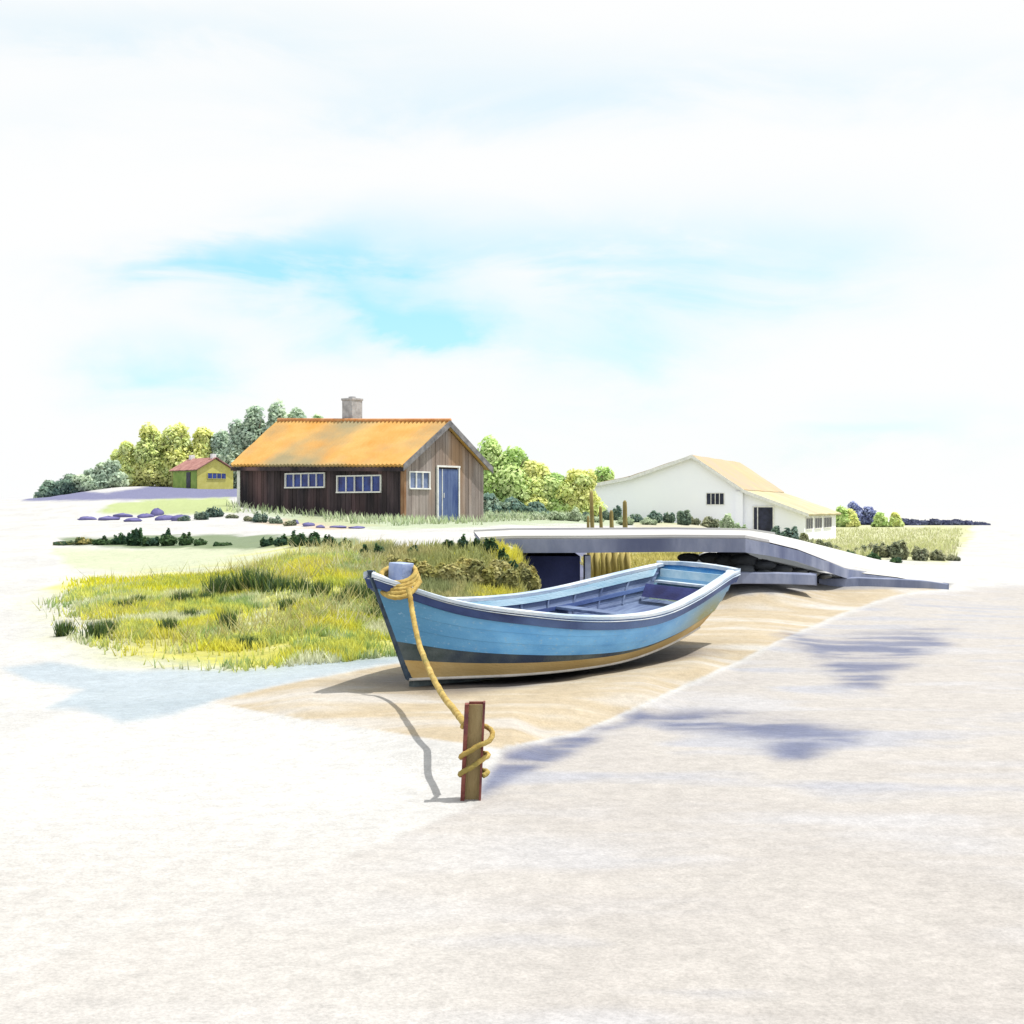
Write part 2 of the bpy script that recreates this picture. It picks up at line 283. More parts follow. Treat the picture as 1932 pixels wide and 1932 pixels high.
# ------------------------------------------------------------------ ground sheet
def build_ground():
    inner = np.arange(-200, 2140, 3.0)
    left = 966-np.geomspace(1170, 9000, 60)[::-1]; right = 966+np.geomspace(1176, 9000, 60)
    px = np.concatenate([left, inner, right]); 
    ys = [2.5]
    while ys[-1] < 60: ys.append(ys[-1]*(1+np.interp(ys[-1], [2.5, 10, 20, 60], [.012, .007, .008, .014])))
    while ys[-1] < 6000: ys.append(ys[-1]*1.03)
    ys = np.array(ys)
    U, Y = np.meshgrid((px-966)/FPX, ys); X = U*Y; Z = terrain(X, Y)
    n, m = X.shape
    py = HOR-FPX*(Z-EYE)/Y; P = 966+FPX*X/Y
    w1 = fbm(X*1.1+9, Y*.8+2, 5)-.5; w2 = fbm(X*1.1+60, Y*.8+31, 5)-.5
    def poly(pts, soft=8, warp=30, wy=None):
        wy = warp*.35 if wy is None else wy
        qx = P+w1*warp*2; qy = py+w2*wy*2
        inside = np.zeros(X.shape, bool); d = np.full(X.shape, 1e9)
        k = len(pts)
        for i in range(k):
            (x0, y0), (x1, y1) = pts[i], pts[(i+1) % k]
            c = ((y0 > qy) != (y1 > qy)) & (qx < (x1-x0)*(qy-y0)/((y1-y0) if y1 != y0 else 1e-9)+x0)
            inside ^= c
            ex, ey = x1-x0, (y1-y0)*2.2
            ax, ay = qx-x0, (qy-y0)*2.2
            t = np.clip((ax*ex+ay*ey)/(ex*ex+ey*ey+1e-9), 0, 1)
            d = np.minimum(d, np.hypot(ax-t*ex, ay-t*ey))
        sd = np.where(inside, d, -d)
        t = np.clip(sd/soft*.5+.5, 0, 1); return t*t*(3-2*t)
    C = np.zeros(X.shape+(4,)); C[..., :3] = (.67, .67, .66)
    nn = fbm(X*.9, Y*.9, 5)
    C[..., :3] *= (1-.10*np.clip((nn-.45)*4, 0, 1))[..., None]
    def lay(mask, col, a=1.0, wet=None):
        k = (mask*a)[..., None]; col = np.asarray(col, float)
        C[..., :3] = C[..., :3]*(1-k)+col*k
        if wet is not None: C[..., 3] = C[..., 3]*(1-mask*a)+wet*mask*a
    streak = fbm(X*.35, Y*2.2, 5); streak2 = fbm(X*.9+7, Y*4+3, 5); big = fbm(X*.6+40, Y*.6+8, 4); fine = fbm(X*5, Y*5, 4)
    def mixc(*cs):
        # blends a palette with noise
        f = np.clip((streak*.55+big*.45-.33)/.34, 0, .999)*(len(cs)-1); i = f.astype(int); f = (f-i)[..., None]; cs = np.array(cs)
        return cs[i]*(1-f)+cs[i+1]*f
    grassmix = mixc((.66, .68, .46), (.50, .54, .20), (.76, .74, .12), (.42, .46, .22), (.76, .74, .24), (.70, .72, .54))
    # far left
    lay(poly([(40, 945), (80, 922), (200, 930), (300, 915), (455, 915), (455, 938), (250, 943)], 6, 6), (.19, .20, .36), .95)
    lay(poly([(180, 968), (215, 948), (430, 938), (455, 965), (360, 972)], 6, 12), (.46, .56, .20), .85)
    lay(poly([(480, 985), (600, 975), (730, 990), (640, 1000)], 6, 20), (.60, .42, .22), .6)
    lay(poly([(100, 1038), (350, 1030), (640, 1034), (560, 1065), (300, 1082), (130, 1075)], 14, 20), (.58, .64, .40), .75)
    lay(poly([(110, 1016), (400, 1008), (670, 1014), (680, 1034), (400, 1034), (130, 1030)], 6, 16), (.16, .24, .10), .85)
    lay(poly([(440, 955), (600, 965), (755, 985), (900, 975), (1150, 962), (1420, 985), (1180, 992), (950, 990), (755, 1000), (560, 988)], 8, 20), (.46, .56, .34), .75)
    # marsh
    mar = poly([(40, 1140), (150, 1098), (420, 1078), (560, 1035), (700, 1036), (760, 1080), (900, 1100), (900, 1215), (760, 1240), (600, 1262), (400, 1282), (200, 1255), (90, 1210)], 60, 60)
    lay(mar*np.clip((P-20)/420, .25, 1), grassmix, .95)
    lay(poly([(110, 1096), (420, 1084), (520, 1100), (300, 1120), (120, 1118)], 22, 50), (.78, .76, .12), .7)
    lay(poly([(220, 1195), (420, 1185), (700, 1195), (740, 1235), (520, 1262), (300, 1245)], 30, 70), (.56, .52, .045), .55)
    # bank at the bridge
    lay(poly([(670, 1032), (940, 1026), (1010, 1050), (1060, 1090), (1050, 1200), (700, 1180)], 10, 26), mixc((.50, .48, .2), (.40, .40, .2), (.60, .56, .3), (.42, .42, .2), (.34, .34, .16)), .95)
    lay(poly([(810, 1034), (940, 1030), (960, 1052), (900, 1064), (800, 1060)], 8, 14), (.70, .68, .05), .9)
    # under and beyond the bridge
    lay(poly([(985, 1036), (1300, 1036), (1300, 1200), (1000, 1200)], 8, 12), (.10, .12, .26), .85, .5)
    lay(poly([(1105, 1118), (1105, 1040), (1330, 1036), (1290, 1072), (1200, 1110)], 6, 8), mixc((.60, .56, .22), (.50, .46, .14), (.66, .62, .3)), .95)
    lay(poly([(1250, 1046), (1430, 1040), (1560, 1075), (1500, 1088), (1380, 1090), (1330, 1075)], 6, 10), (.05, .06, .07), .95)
    lay(poly([(1360, 1090), (1540, 1096), (1800, 1100), (1790, 1106), (1620, 1117), (1330, 1122)], 5, 14), (.33, .325, .33), .85)
    # right field
    lay(poly([(1560, 990), (1830, 990), (1830, 1010), (1790, 1060), (1600, 1055), (1450, 1035), (1400, 1000)], 10, 24), (.60, .62, .30), .8)
    lay(poly([(1190, 985), (1400, 985), (1420, 1000), (1200, 1000)], 6, 10), (.56, .52, .28), .5)
    # shallow water film left of the sand bank
    pool = poly([(15, 1262), (110, 1250), (240, 1268), (420, 1262), (640, 1242), (775, 1236), (760, 1252), (560, 1290), (400, 1326), (330, 1350), (240, 1362), (160, 1338), (80, 1332), (140, 1305), (60, 1290)], 16, 40, 10)
    lay(pool, np.array((.44, .53, .60))+(streak-.5)[..., None]*.16, .9, .95)
    # sand bank
    bank = poly([(395, 1324), (560, 1288), (700, 1262), (900, 1225), (1330, 1124), (1500, 1117), (1790, 1108), (1690, 1122), (1580, 1158), (1490, 1200), (1330, 1278), (1200, 1332), (1090, 1382), (950, 1412), (830, 1397), (640, 1368)], 5, 9)
    lay(bank, mixc((.62, .58, .52), (.56, .47, .33), (.54, .44, .29), (.60, .52, .39), (.66, .64, .60)), .92)
    # shade under the hull put into the sand colour, over the hollow
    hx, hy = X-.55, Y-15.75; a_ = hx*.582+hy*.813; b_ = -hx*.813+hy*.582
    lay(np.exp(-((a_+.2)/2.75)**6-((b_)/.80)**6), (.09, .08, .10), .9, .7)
    # mud to the right
    mud = poly([(955, 1418), (1090, 1388), (1200, 1338), (1335, 1284), (1490, 1206), (1590, 1160), (1700, 1124), (1900, 1105), (2300, 1105), (3600, 2300), (-1600, 2300), (-500, 2000), (500, 1680), (905, 1515)], 10, 12)
    lay(mud, mixc((.56, .55, .56), (.53, .50, .475), (.56, .53, .50), (.47, .475, .52)), .95, .5)
    vio = np.array((.12, .145, .27))
    for pts, so, a in (([(915, 1492), (975, 1425), (1090, 1392), (1190, 1345), (1215, 1352), (1130, 1398), (1090, 1430), (1000, 1470), (930, 1500)], 22, .75),
                       ([(1170, 1350), (1300, 1346), (1480, 1352), (1625, 1375), (1600, 1400), (1560, 1405), (1530, 1440), (1480, 1430), (1470, 1395), (1280, 1382)], 34, .8),
                       ([(1470, 1196), (1560, 1206), (1700, 1196), (1785, 1196), (1770, 1220), (1700, 1250), (1650, 1300), (1590, 1290), (1540, 1240)], 34, .75)):
        lay(poly(pts, so, 44, 14)*np.clip(.55+(streak2-.42)*4, .25, 1), vio+(streak-.5)[..., None]*.16, a+.12, .8)
    lay(poly([(-900, 1580), (900, 1560), (900, 2300), (-900, 2300)], 260, 90), (.63, .61, .585), .8)
    C[..., :3] *= .76*(.93+.14*fine)[..., None]
    C = np.clip(C, 0, .9)
    idx = np.arange(n*m).reshape(n, m)
    Fq = np.stack([idx[:-1, :-1], idx[:-1, 1:], idx[1:, 1:], idx[1:, :-1]], -1).reshape(-1, 4)
    V = np.stack([X, Y, Z], -1).reshape(-1, 3); CC = C.reshape(-1, 4)
    cen = lambda A: .25*(A[:-1, :-1]+A[1:, :-1]+A[:-1, 1:]+A[1:, 1:])
    bm_, mm_ = cen(bank) > .5, cen(mud) > .5; pm_ = (cen(pool) > .5) & ~bm_ & ~mm_
    # chalk path: strip along a route in plan
    route = np.array([(10.5, 31), (7.6, 30.5), (4.9, 28.5), (0, 28.5), (-2.6, 33), (-6, 42), (-14, 47.5), (-45, 51)], float)
    cx, cy = cen(X), cen(Y); dmin = np.full(cx.shape, 1e9)
    for a, b in zip(route[:-1], route[1:]):
        e = b-a; t = np.clip(((cx-a[0])*e[0]+(cy-a[1])*e[1])/(e@e), 0, 1); dmin = np.minimum(dmin, np.hypot(cx-a[0]-t*e[0], cy-a[1]-t*e[1]))
    path = (dmin < 3.2) & ~bm_ & ~mm_ & ~pm_
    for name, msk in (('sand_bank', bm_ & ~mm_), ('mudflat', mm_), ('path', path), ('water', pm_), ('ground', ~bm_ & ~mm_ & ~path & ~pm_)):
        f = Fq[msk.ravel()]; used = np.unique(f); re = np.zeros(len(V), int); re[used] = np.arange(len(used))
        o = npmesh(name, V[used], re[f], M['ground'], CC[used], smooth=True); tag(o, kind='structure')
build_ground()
# land behind the viewer, so the sheet is closed off in every direction
mb = MB(); mb.add([(-900, -900, -.1), (900, -900, -.1), (900, 2.5, -.1), (-900, 2.5, -.1)], [(0, 1, 2, 3)])
me = mb.build('ground', M['deck_top']); tag(me, kind='structure')

# ------------------------------------------------------------------ foliage
def leaves(blobs, n, size, cols, dark=.62, up=.3, flat=1.0, seed=0):
    """leaf quads spread through ellipsoid clumps. blobs: (x,y,z,rx,ry,rz)"""
    r = np.random.RandomState(seed)
    B = np.array(blobs, float); w = (B[:, 3]*B[:, 5]); w /= w.sum()
    k = r.choice(len(B), n, p=w); b = B[k]
    d = r.normal(size=(n, 3)); d /= np.linalg.norm(d, axis=1)[:, None]
    rad = 1-.45*r.rand(n)**2.0; rad *= 1+.12*r.normal(size=n)*.6
    P = b[:, :3]+d*b[:, 3:]*rad[:, None]
    nrm = d+r.normal(size=(n, 3))*.55+np.array([0, 0, up]); nrm /= np.linalg.norm(nrm, axis=1)[:, None]
    a = np.cross(nrm, r.normal(size=(n, 3))); a /= np.linalg.norm(a, axis=1)[:, None]; c = np.cross(nrm, a)
    s = size*(.6+.8*r.rand(n))[:, None]
    a = a*s; c = c*s*.62*flat
    V = np.stack([P-a, P+c, P+a, P-c], 1).reshape(-1, 3)
    Fq = np.arange(n*4).reshape(n, 4)
    cols = np.array(cols, float); cc = cols[k % len(cols)] if r.rand() < 2 else None
    t = r.rand(len(B)); ct = cols[(t[k]*len(cols)).astype(int) % len(cols)]
    ct = ct*.6+cols[r.randint(len(cols), size=n)]*.4
    sh = (dark+(1-dark)*np.clip((rad-.5)*1.9, 0, 1))*(.9+.3*r.rand(n))*(.8+.34*np.clip(d[:, 2]*.5+.5, 0, 1))  # crown shade put into the leaf colour: darker inside and below, lighter on top
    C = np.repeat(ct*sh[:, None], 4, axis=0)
    keep = np.repeat(P[:, 2] > .02, 4)
    return V[keep], np.arange(keep.sum()).reshape(-1, 4), np.clip(C[keep], 0, .9)
def tree(name, px, top, Y, half, cols, label, cat='tree', group=None, n=2600, leaf=.22, seed=0, base=None, trunk=True, tall=True):
    X = (px-966)/FPX*Y; zg = tz(X, Y) if base is None else base
    h = EYE+(HOR-top)/FPX*Y-zg; w = half/FPX*Y
    h = max(h, .3); w *= 1.3; cols = [tuple(min(.8, x*1.35) for x in c) for c in cols]
    r = random.Random(seed*31+5)
    root = empty(name, (X, Y, zg-.05), 0, label, cat, group)
    bl = []
    k = 13 if tall else 8
    for i in range(k):
        a = r.uniform(0, 6.28); q = r.uniform(.15, .75)
        lev = (i+.6)/k
        rr = w*(.30+.22*r.random())*(1.15-.4*lev)
        hh = h*(.14+.09*r.random())
        bl.append((math.cos(a)*q*w*(1.05-.6*lev), math.sin(a)*q*w*.8*(1.05-.6*lev), h*(.12+.7*lev), rr, rr, hh))
    bl.append((r.uniform(-.15, .15)*w, 0, h*.84, w*.36, w*.36, h*.17)); bl.append((0, 0, h*.42, w*.62, w*.6, h*.4)); bl.append((w*.35, 0, h*.2, w*.6, w*.5, h*.2)); bl.append((-w*.35, 0, h*.2, w*.6, w*.5, h*.2))
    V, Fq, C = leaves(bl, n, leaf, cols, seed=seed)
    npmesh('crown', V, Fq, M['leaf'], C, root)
    if trunk:
        m = MB(); m.tube([(0, 0, -.1), (r.uniform(-.05, .05)*w, 0, h*.25), (r.uniform(-.1, .1)*w, 0, h*.75)], [.07*w+.04, .05*w+.03, .015*w+.01], 7)
        for q in range(4):
            a = q*1.6+r.random(); z = h*(.25+.12*q)
            m.tube([(0, 0, z), (math.cos(a)*w*.3, math.sin(a)*w*.3, z+h*.1), (math.cos(a)*w*.5, math.sin(a)*w*.5, z+h*.22)], [.03*w+.015, .02*w+.01, .006*w+.005], 5)
        m.build('trunk', M['bark'], root, smooth=True)
    return root
YG = [(.58, .61, .22), (.52, .59, .25), (.61, .60, .26), (.47, .55, .27)]
GG = [(.34, .43, .32), (.42, .50, .38), (.29, .38, .31), (.47, .54, .40)]
PG = [(.50, .58, .42), (.42, .52, .34), (.36, .46, .30)]
FG = [(.37, .51, .18), (.46, .57, .25), (.31, .45, .18), (.50, .58, .29)]
DG = [(.035, .09, .05), (.06, .13, .05), (.09, .16, .06), (.05, .11, .08)]
OL = [(.36, .35, .11), (.44, .38, .13), (.27, .28, .12), (.50, .47, .22), (.18, .20, .10)]
TE = [(.12, .20, .17), (.20, .29, .22), (.30, .38, .28), (.09, .15, .14)]
BD = [(.08, .09, .17), (.05, .06, .12), (.13, .15, .22)]
GR = [(.24, .28, .18), (.34, .36, .22), (.17, .2, .15), (.42, .42, .26)]
S = [100]
def sd(): S[0] += 1; return S[0]
# wood behind the cottage and the barn
for px, top, hw, cols, lab in (
    (238, 832, 26, YG, 'small grey green tree at the left end of the yellow green wood'),
    (286, 798, 36, YG, 'yellow green tree behind the left end of the plum cottage roof, first tall one'),
    (332, 800, 36, YG, 'yellow green round tree rising right behind the plum roof of the cottage'),
    (378, 806, 34, YG, 'yellow green tree behind the yellow gable of the small cottage'),
    (418, 812, 30, GG, 'pale green tree between the small cottage and the brown shed')):
    tree('leafy_tree', px, top, 165, hw, cols, lab, group='trees of the wood behind the cottage', n=8000, leaf=.24, seed=sd())
for px, top, hw, cols, lab in (
    (452, 790, 32, GG, 'grey green tree above the far end of the orange roof, lowest of its clump'),
    (484, 764, 34, GG, 'tall grey green tree just left of the orange ridge end'),
    (518, 757, 34, GG, 'tallest grey green tree with pointed top above the orange roof'),
    (556, 768, 36, GG, 'grey green tree whose crown shows over the orange ridge'),
    (596, 782, 30, PG, 'palest tree top showing over the orange ridge left of the chimney')):
    tree('leafy_tree', px, top, 150, hw, cols, lab, group='grey green trees behind the brown shed', n=8000, leaf=.23, seed=sd())
for px, top, hw, lab in ((92, 906, 22, 'leftmost low dark bush on the violet bank'), (128, 894, 28, 'low dark bush second from the left on the violet bank'),
                         (168, 884, 28, 'dark rounded bush before the wood, third from the left'), (206, 866, 30, 'taller grey green bush joining the left end of the wood')):
    tree('bush', px, top, 150, hw, GG if px > 150 else TE, lab, 'bush', 'bushes at the left end of the wood', n=3500, leaf=.2, seed=sd(), tall=False)
for px, top, hw, cols, lab in (
    (925, 822, 30, FG, 'bright green tree touching the right eave of the brown shed'),
    (966, 842, 36, FG, 'bright green tree second to the right of the brown shed'),
    (1006, 868, 30, YG, 'yellow green tree in the middle of the row between shed and white barn'),
    (1046, 892, 26, FG, 'shortest green tree in the row between shed and white barn'),
    (1088, 884, 32, YG, 'yellow green tree beside the left end of the white barn'),
    (1130, 880, 24, FG, 'bright green tree rising over the low left roof of the white barn')):
    tree('leafy_tree', px, top, 80 if px < 1110 else 100, hw*1.4, cols, lab, group='green trees between the shed and the white barn', n=9000, leaf=.125, seed=sd(), base=1.2)
for px, top, hw, lab in ((925, 930, 26, 'dark green undergrowth bush at the right corner of the shed'), (965, 938, 28, 'dark green undergrowth bush below the second green tree'), (1010, 945, 26, 'blue green low bush under the yellow green tree')):
    tree('bush', px, top, 74, hw, TE, lab, 'bush', 'undergrowth bushes right of the shed', n=1600, leaf=.12, seed=sd(), tall=False)
for px, top, hw, cols, lab in (
    (1588, 955, 16, FG, 'bright green tree at the right corner of the white barn'), (1612, 946, 20, BD, 'pale blue tree behind the barn corner'), (1640, 955, 18, BD, 'blue grey tree in the far hedge'),
    (1604, 960, 15, YG, 'yellow green bush beside the barn corner'), (1662, 966, 14, FG, 'small green bush in the middle of the far hedge'), (1690, 966, 12, YG, 'last green bush of the far hedge before it turns blue')):
    cc = [tuple(x*2.4 for x in c) for c in BD] if cols is BD else cols
    tree('bush', px, top, 150 if cols is BD else 138, hw, cc, lab, 'tree', 'trees of the far right hedge', n=1500, leaf=.2, seed=sd(), tall=False, trunk=False)
for i, px in enumerate(range(1705, 1850, 20)):
    tree('hedge_bush', px, 978+((i*7) % 5)+max(0, px-1780)*.06, 148, 17, BD, 'dark blue far hedge bush, number %s from the left' % ['one', 'two', 'three', 'four', 'five', 'six', 'seven', 'eight'][i], 'bush', 'dark blue bushes of the far hedge', n=800, leaf=.2, seed=sd(), tall=False, trunk=False)

def shrub(px, py, hpx, wpx, cols, label, group, n=700, spiky=False, name='shrub', cat='shrub', Y=None):
    if Y is None:
        X, Y, z = hit(px, py); h = hpx/FPX*Y
    else:
        X = (px-966)/FPX*Y; z = tz(X, Y); h = max(.25, EYE+(HOR-py+hpx)/FPX*Y-z)
    w = wpx/FPX*Y
    root = empty(name, (X, Y, z-.02), 0, label, cat, group)
    r = random.Random(S[0]+3)
    bl = []
    for i in range(6):
        x = r.uniform(-.6, .6)*w; hh = h*r.uniform(.55, 1)*(1-.35*abs(x)/w)
        bl.append((x, r.uniform(-.35, .35)*w, hh*.5, w*(.16 if spiky else .34), w*(.16 if spiky else .3), hh*.5))
    bl.append((0, 0, h*.3, w*.7, w*.5, h*.3))
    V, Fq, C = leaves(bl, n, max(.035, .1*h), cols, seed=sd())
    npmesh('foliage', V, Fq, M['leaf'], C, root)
    m = MB()
    for q in range(4):
        a = q*1.7; m.tube([(0, 0, -.02), (math.cos(a)*w*.2, math.sin(a)*w*.2, h*.3), (math.cos(a)*w*.3, math.sin(a)*w*.3, h*.6)], [.012+.02*h, .01+.012*h, .004], 5)
    m.build('stem', M['bark'], root)
    return root
ordn = ['first', 'second', 'third', 'fourth', 'fifth', 'sixth', 'seventh', 'eighth', 'ninth', 'tenth', 'eleventh', 'twelfth', 'thirteenth', 'fourteenth', 'fifteenth', 'sixteenth', 'seventeenth', 'eighteenth']
# dark row along the near side of the path
row = [(120, 1028, 10, 22), (160, 1027, 14, 22), (195, 1028, 16, 20), (226, 1028, 20, 18), (254, 1030, 32, 18), (285, 1030, 20, 18), (318, 1030, 28, 18), (350, 1029, 24, 16), (378, 1029, 14, 14), (420, 1030, 9, 18), (505, 1030, 16, 16), (530, 1030, 22, 16), (560, 1031, 28, 17), (590, 1031, 26, 16), (622, 1034, 24, 16), (650, 1036, 20, 14)]
for i, (px, py, h, w) in enumerate(row):
    shrub(px, py, h*1.3, w*1.25, DG if 180 < px else OL+DG, '%s dark green shrub from the left in the row below the chalk path' % ordn[i], 'dark shrubs along the near edge of the path', n=1100, spiky=True)
for i, (px, py, h, w) in enumerate([(690, 1050, 26, 14), (716, 1052, 36, 13), (780, 1046, 20, 14)]):
    shrub(px, py, h, w, DG, ['small dark bush above the bow of the boat', 'dark pointed bush just right of the one above the bow', 'low dark bush midway along the bank top'][i], 'dark bushes on the bank by the bridge', n=800, spiky=True)
for i, (px, py, h, w) in enumerate([(846, 1036, 24, 14), (874, 1036, 34, 14), (898, 1034, 22, 14), (926, 1046, 42, 15), (950, 1066, 34, 15), (968, 1078, 26, 13)]):
    shrub(px, py, h, w, DG, '%s dark green bush from the left on top of the bank beside the bridge' % ordn[i], 'dark bushes on the bank by the bridge', n=900, spiky=i != 3)
# olive bushes on the front of the bank
ol = [(770, 1092, 34, 26), (815, 1100, 40, 30), (860, 1104, 38, 30), (905, 1108, 42, 32), (950, 1112, 42, 32), (992, 1114, 40, 28), (1028, 1114, 34, 20), (740, 1080, 26, 22), (880, 1076, 24, 28), (940, 1082, 26, 26), (985, 1088, 24, 22), (1050, 1104, 24, 12)]
for i, (px, py, h, w) in enumerate(ol):
    shrub(px, py, h*1.35, w*1.15, OL, '%s olive bush on the bank behind the boat, counted front row first' % ordn[i], 'olive bushes on the bank behind the boat', n=2600)
# bushes in front of the brown shed, left
for i, (px, py, h, w, cc) in enumerate([(345, 983, 14, 16, TE), (378, 981, 20, 18, TE), (405, 976, 26, 20, TE), (440, 978, 12, 16, GR), (490, 986, 26, 18, TE), (470, 984, 16, 14, GR), (520, 988, 18, 16, TE), (548, 992, 16, 14, GR)]):
    shrub(px, py, h, w, cc, '%s grey green bush from the left beside the far end of the brown shed' % ordn[i], 'grey green bushes left of the brown shed', n=700)
for i, (px, py, h, w) in enumerate([(935, 984, 20, 24), (975, 982, 18, 24), (1015, 981, 22, 24), (1050, 980, 18, 24), (1085, 980, 24, 22), (1120, 982, 16, 22), (1178, 984, 14, 22), (1222, 986, 14, 20)]):
    shrub(px, py, h, w, PG, '%s low pale green bush from the left between the shed and the barn' % ordn[i], 'low pale bushes between shed and barn', n=1500, Y=62+(i % 3))
# bushes before the white barn
for i, (px, py, h, w, cc) in enumerate([(1105, 978, 14, 18, TE), (1140, 980, 22, 16, TE), (1165, 978, 26, 12, TE), (1200, 982, 16, 22, TE), (1235, 985, 24, 20, TE), (1262, 988, 28, 14, TE), (1290, 984, 34, 18, TE), (1310, 990, 20, 18, GR), (1340, 988, 18, 22, GR), (1372, 992, 26, 18, PG), (1398, 1000, 20, 16, PG)]):
    shrub(px, py, h, w, cc, '%s bush from the left along the foot of the white barn' % ordn[i], 'bushes along the foot of the white barn', n=1100, Y=72+(i % 3)*2)
for i, (px, py, h, w, cc) in enumerate([(1440, 1012, 16, 14, TE), (1465, 1024, 36, 18, TE), (1492, 1026, 42, 20, TE), (1520, 1030, 30, 20, GR), (1552, 1038, 26, 20, GR), (1580, 1046, 22, 16, GR), (1620, 1050, 20, 18, GR)]):
    shrub(px, py, h, w, cc, '%s teal bush from the left in front of the low white annexe' % ordn[i], 'bushes in front of the low annexe', n=1300, Y=48+(i % 3)*2)
for i, (px, py, h, w, cc) in enumerate([(1600, 1056, 22, 20, DG), (1650, 1058, 18, 18, DG), (1690, 1062, 14, 16, DG), (1665, 1052, 34, 20, GR), (1700, 1056, 44, 22, GR), (1735, 1058, 34, 22, GR), (1770, 1058, 26, 18, GR), (1640, 1044, 24, 22, GR), (1800, 1058, 14, 18, GR)]):
    shrub(px, py, h, w, cc, '%s bush of the clump along the right end of the road, dark ones first' % ordn[i], 'bushes along the right end of the road', n=900)

# grass and reeds: stuff
def blades(pts, h, w, cols, lean=.35, seed=1):
    r = np.random.RandomState(seed); n = len(pts)
    a = r.rand(n)*6.28; d = np.stack([np.cos(a), np.sin(a), np.zeros(n)], 1)
    h = h*(.55+.8*r.rand(n)); w = w*(.7+.6*r.rand(n))
    ln = np.stack([r.normal(size=n)*lean, r.normal(size=n)*lean, np.ones(n)], 1)*h[:, None]
    P = pts
    V = np.stack([P-d*w[:, None], P+d*w[:, None], P+ln*.6+d*w[:, None]*.7, P+ln], 1).reshape(-1, 3)
    C = cols*(.75+.45*r.rand(n))[:, None]; C = np.repeat(C, 4, axis=0).reshape(n, 4, 3); C[:, :2] *= .7
    return V, np.arange(n*4).reshape(n, 4), np.clip(C.reshape(-1, 3)*1.06, 0, .9)
def inpoly(x, y, pts):
    ins = np.zeros(x.shape, bool); k = len(pts)
    for i in range(k):
        (x0, y0), (x1, y1) = pts[i], pts[(i+1) % k]
        ins ^= ((y0 > y) != (y1 > y)) & (x < (x1-x0)*(y-y0)/((y1-y0) if y1 != y0 else 1e-9)+x0)
    return ins
def scatter(pts, n, dens=None, seed=3):
    r = np.random.RandomState(seed); xs = [p[0] for p in pts]; ys = [p[1] for p in pts]
    # plan box from the outline, kept where the outline holds
    C = [hit(*p) for p in pts]; X0, X1 = min(c[0] for c in C)-.5, max(c[0] for c in C)+.5; Y0, Y1 = min(c[1] for c in C)-.5, max(c[1] for c in C)+.5
    out = []; tot = 0
    while tot < n:
        X = r.uniform(X0, X1, n*3); Y = np.exp(r.uniform(math.log(Y0), math.log(Y1), n*3)); Z = terrain(X, Y)
        px = 966+FPX*X/Y; py = HOR-FPX*(Z-EYE)/Y
        k = inpoly(px+40*(fbm(X*.9, Y*.9)-.5), py+14*(fbm(X*.9+9, Y*.9)-.5), pts)
        if dens is not None: k &= r.rand(len(X)) < dens(X, Y, px)
        out.append(np.stack([X, Y, Z], 1)[k]); tot += k.sum()
        if len(out) > 12: break
    return np.concatenate(out)[:n]
def pal(P, cs, sx=.35, sy=1.4, o=0):
    f = np.clip((fbm(P[:, 0]*sx+o, P[:, 1]*sy+o, 4)-.28)/.44, 0, .999)*(len(cs)-1); i = f.astype(int); f = (f-i)[:, None]; cs = np.array(cs); return cs[i]*(1-f)+cs[i+1]*f
def fade(X, Y, px):
    py = HOR-FPX*(terrain(X, Y)-EYE)/Y
    return np.clip((px-60)/380, .015, 1)**1.3*np.clip((1268-py)/75, .02, 1)*np.clip((py-1078+(px < 520)*-8)/34+(px > 540), .1, 1)*(.04+.96*np.clip((fbm(X*.9+3, Y*.9, 5)-.40)*7, 0, 1))
marsh = [(60, 1135), (180, 1098), (420, 1080), (560, 1036), (700, 1038), (770, 1090), (770, 1236), (600, 1256), (400, 1272), (220, 1246), (110, 1205)]
P = scatter(marsh, 50000, fade)
V, Fq, C = blades(P, .10, .010, pal(P, [(.72, .74, .50), (.50, .58, .14), (.78, .76, .10), (.74, .70, .14), (.40, .50, .18), (.80, .80, .18), (.30, .44, .16), (.74, .76, .50), (.66, .70, .22)], .9, .8), seed=5)
tag(npmesh('marsh_grass', V, Fq, M['leaf'], C), 'short yellow green grass covering the marsh left of the boat', 'grass', kind='stuff')
strip = [(110, 1118), (110, 1096), (420, 1084), (520, 1096), (300, 1120)]
P = scatter(strip, 4500, lambda X, Y, px: np.clip((px-110)/260, .05, 1)); V, Fq, C = blades(P, .09, .012, pal(P, [(.74, .72, .05), (.6, .62, .08)]), seed=6)
tag(npmesh('yellow_grass', V, Fq, M['leaf'], C), 'bright yellow strip of grass along the back of the marsh', 'grass', kind='stuff')
P = scatter([(680, 1036), (940, 1030), (1010, 1052), (1060, 1095), (1055, 1150), (700, 1150), (690, 1060)], 22000)
V, Fq, C = blades(P, .14, .012, pal(P, [(.76, .72, .10), (.50, .50, .20), (.38, .42, .18), (.56, .52, .26), (.30, .34, .16)], .9, .8), seed=7)
tag(npmesh('bank_grass', V, Fq, M['leaf'], C), 'rough olive grass on the bank beside the bridge', 'grass', kind='stuff')
P = scatter([(430, 952), (440, 966), (600, 980), (755, 994), (905, 986), (1100, 978), (1100, 966), (905, 972), (755, 980), (600, 962)], 16000)
V, Fq, C = blades(P, .26, .03, pal(P, [(.50, .60, .40), (.42, .52, .28), (.62, .66, .50)]), seed=8)
tag(npmesh('wall_grass', V, Fq, M['leaf'], C), 'pale green grass growing against the foot of the brown shed', 'grass', kind='stuff')
P = scatter([(1105, 1100), (1105, 1046), (1320, 1042), (1285, 1070), (1200, 1100)], 5000)
V, Fq, C = blades(P, .12, .02, pal(P, [(.66, .60, .24), (.52, .48, .14), (.7, .66, .36)]), seed=9)
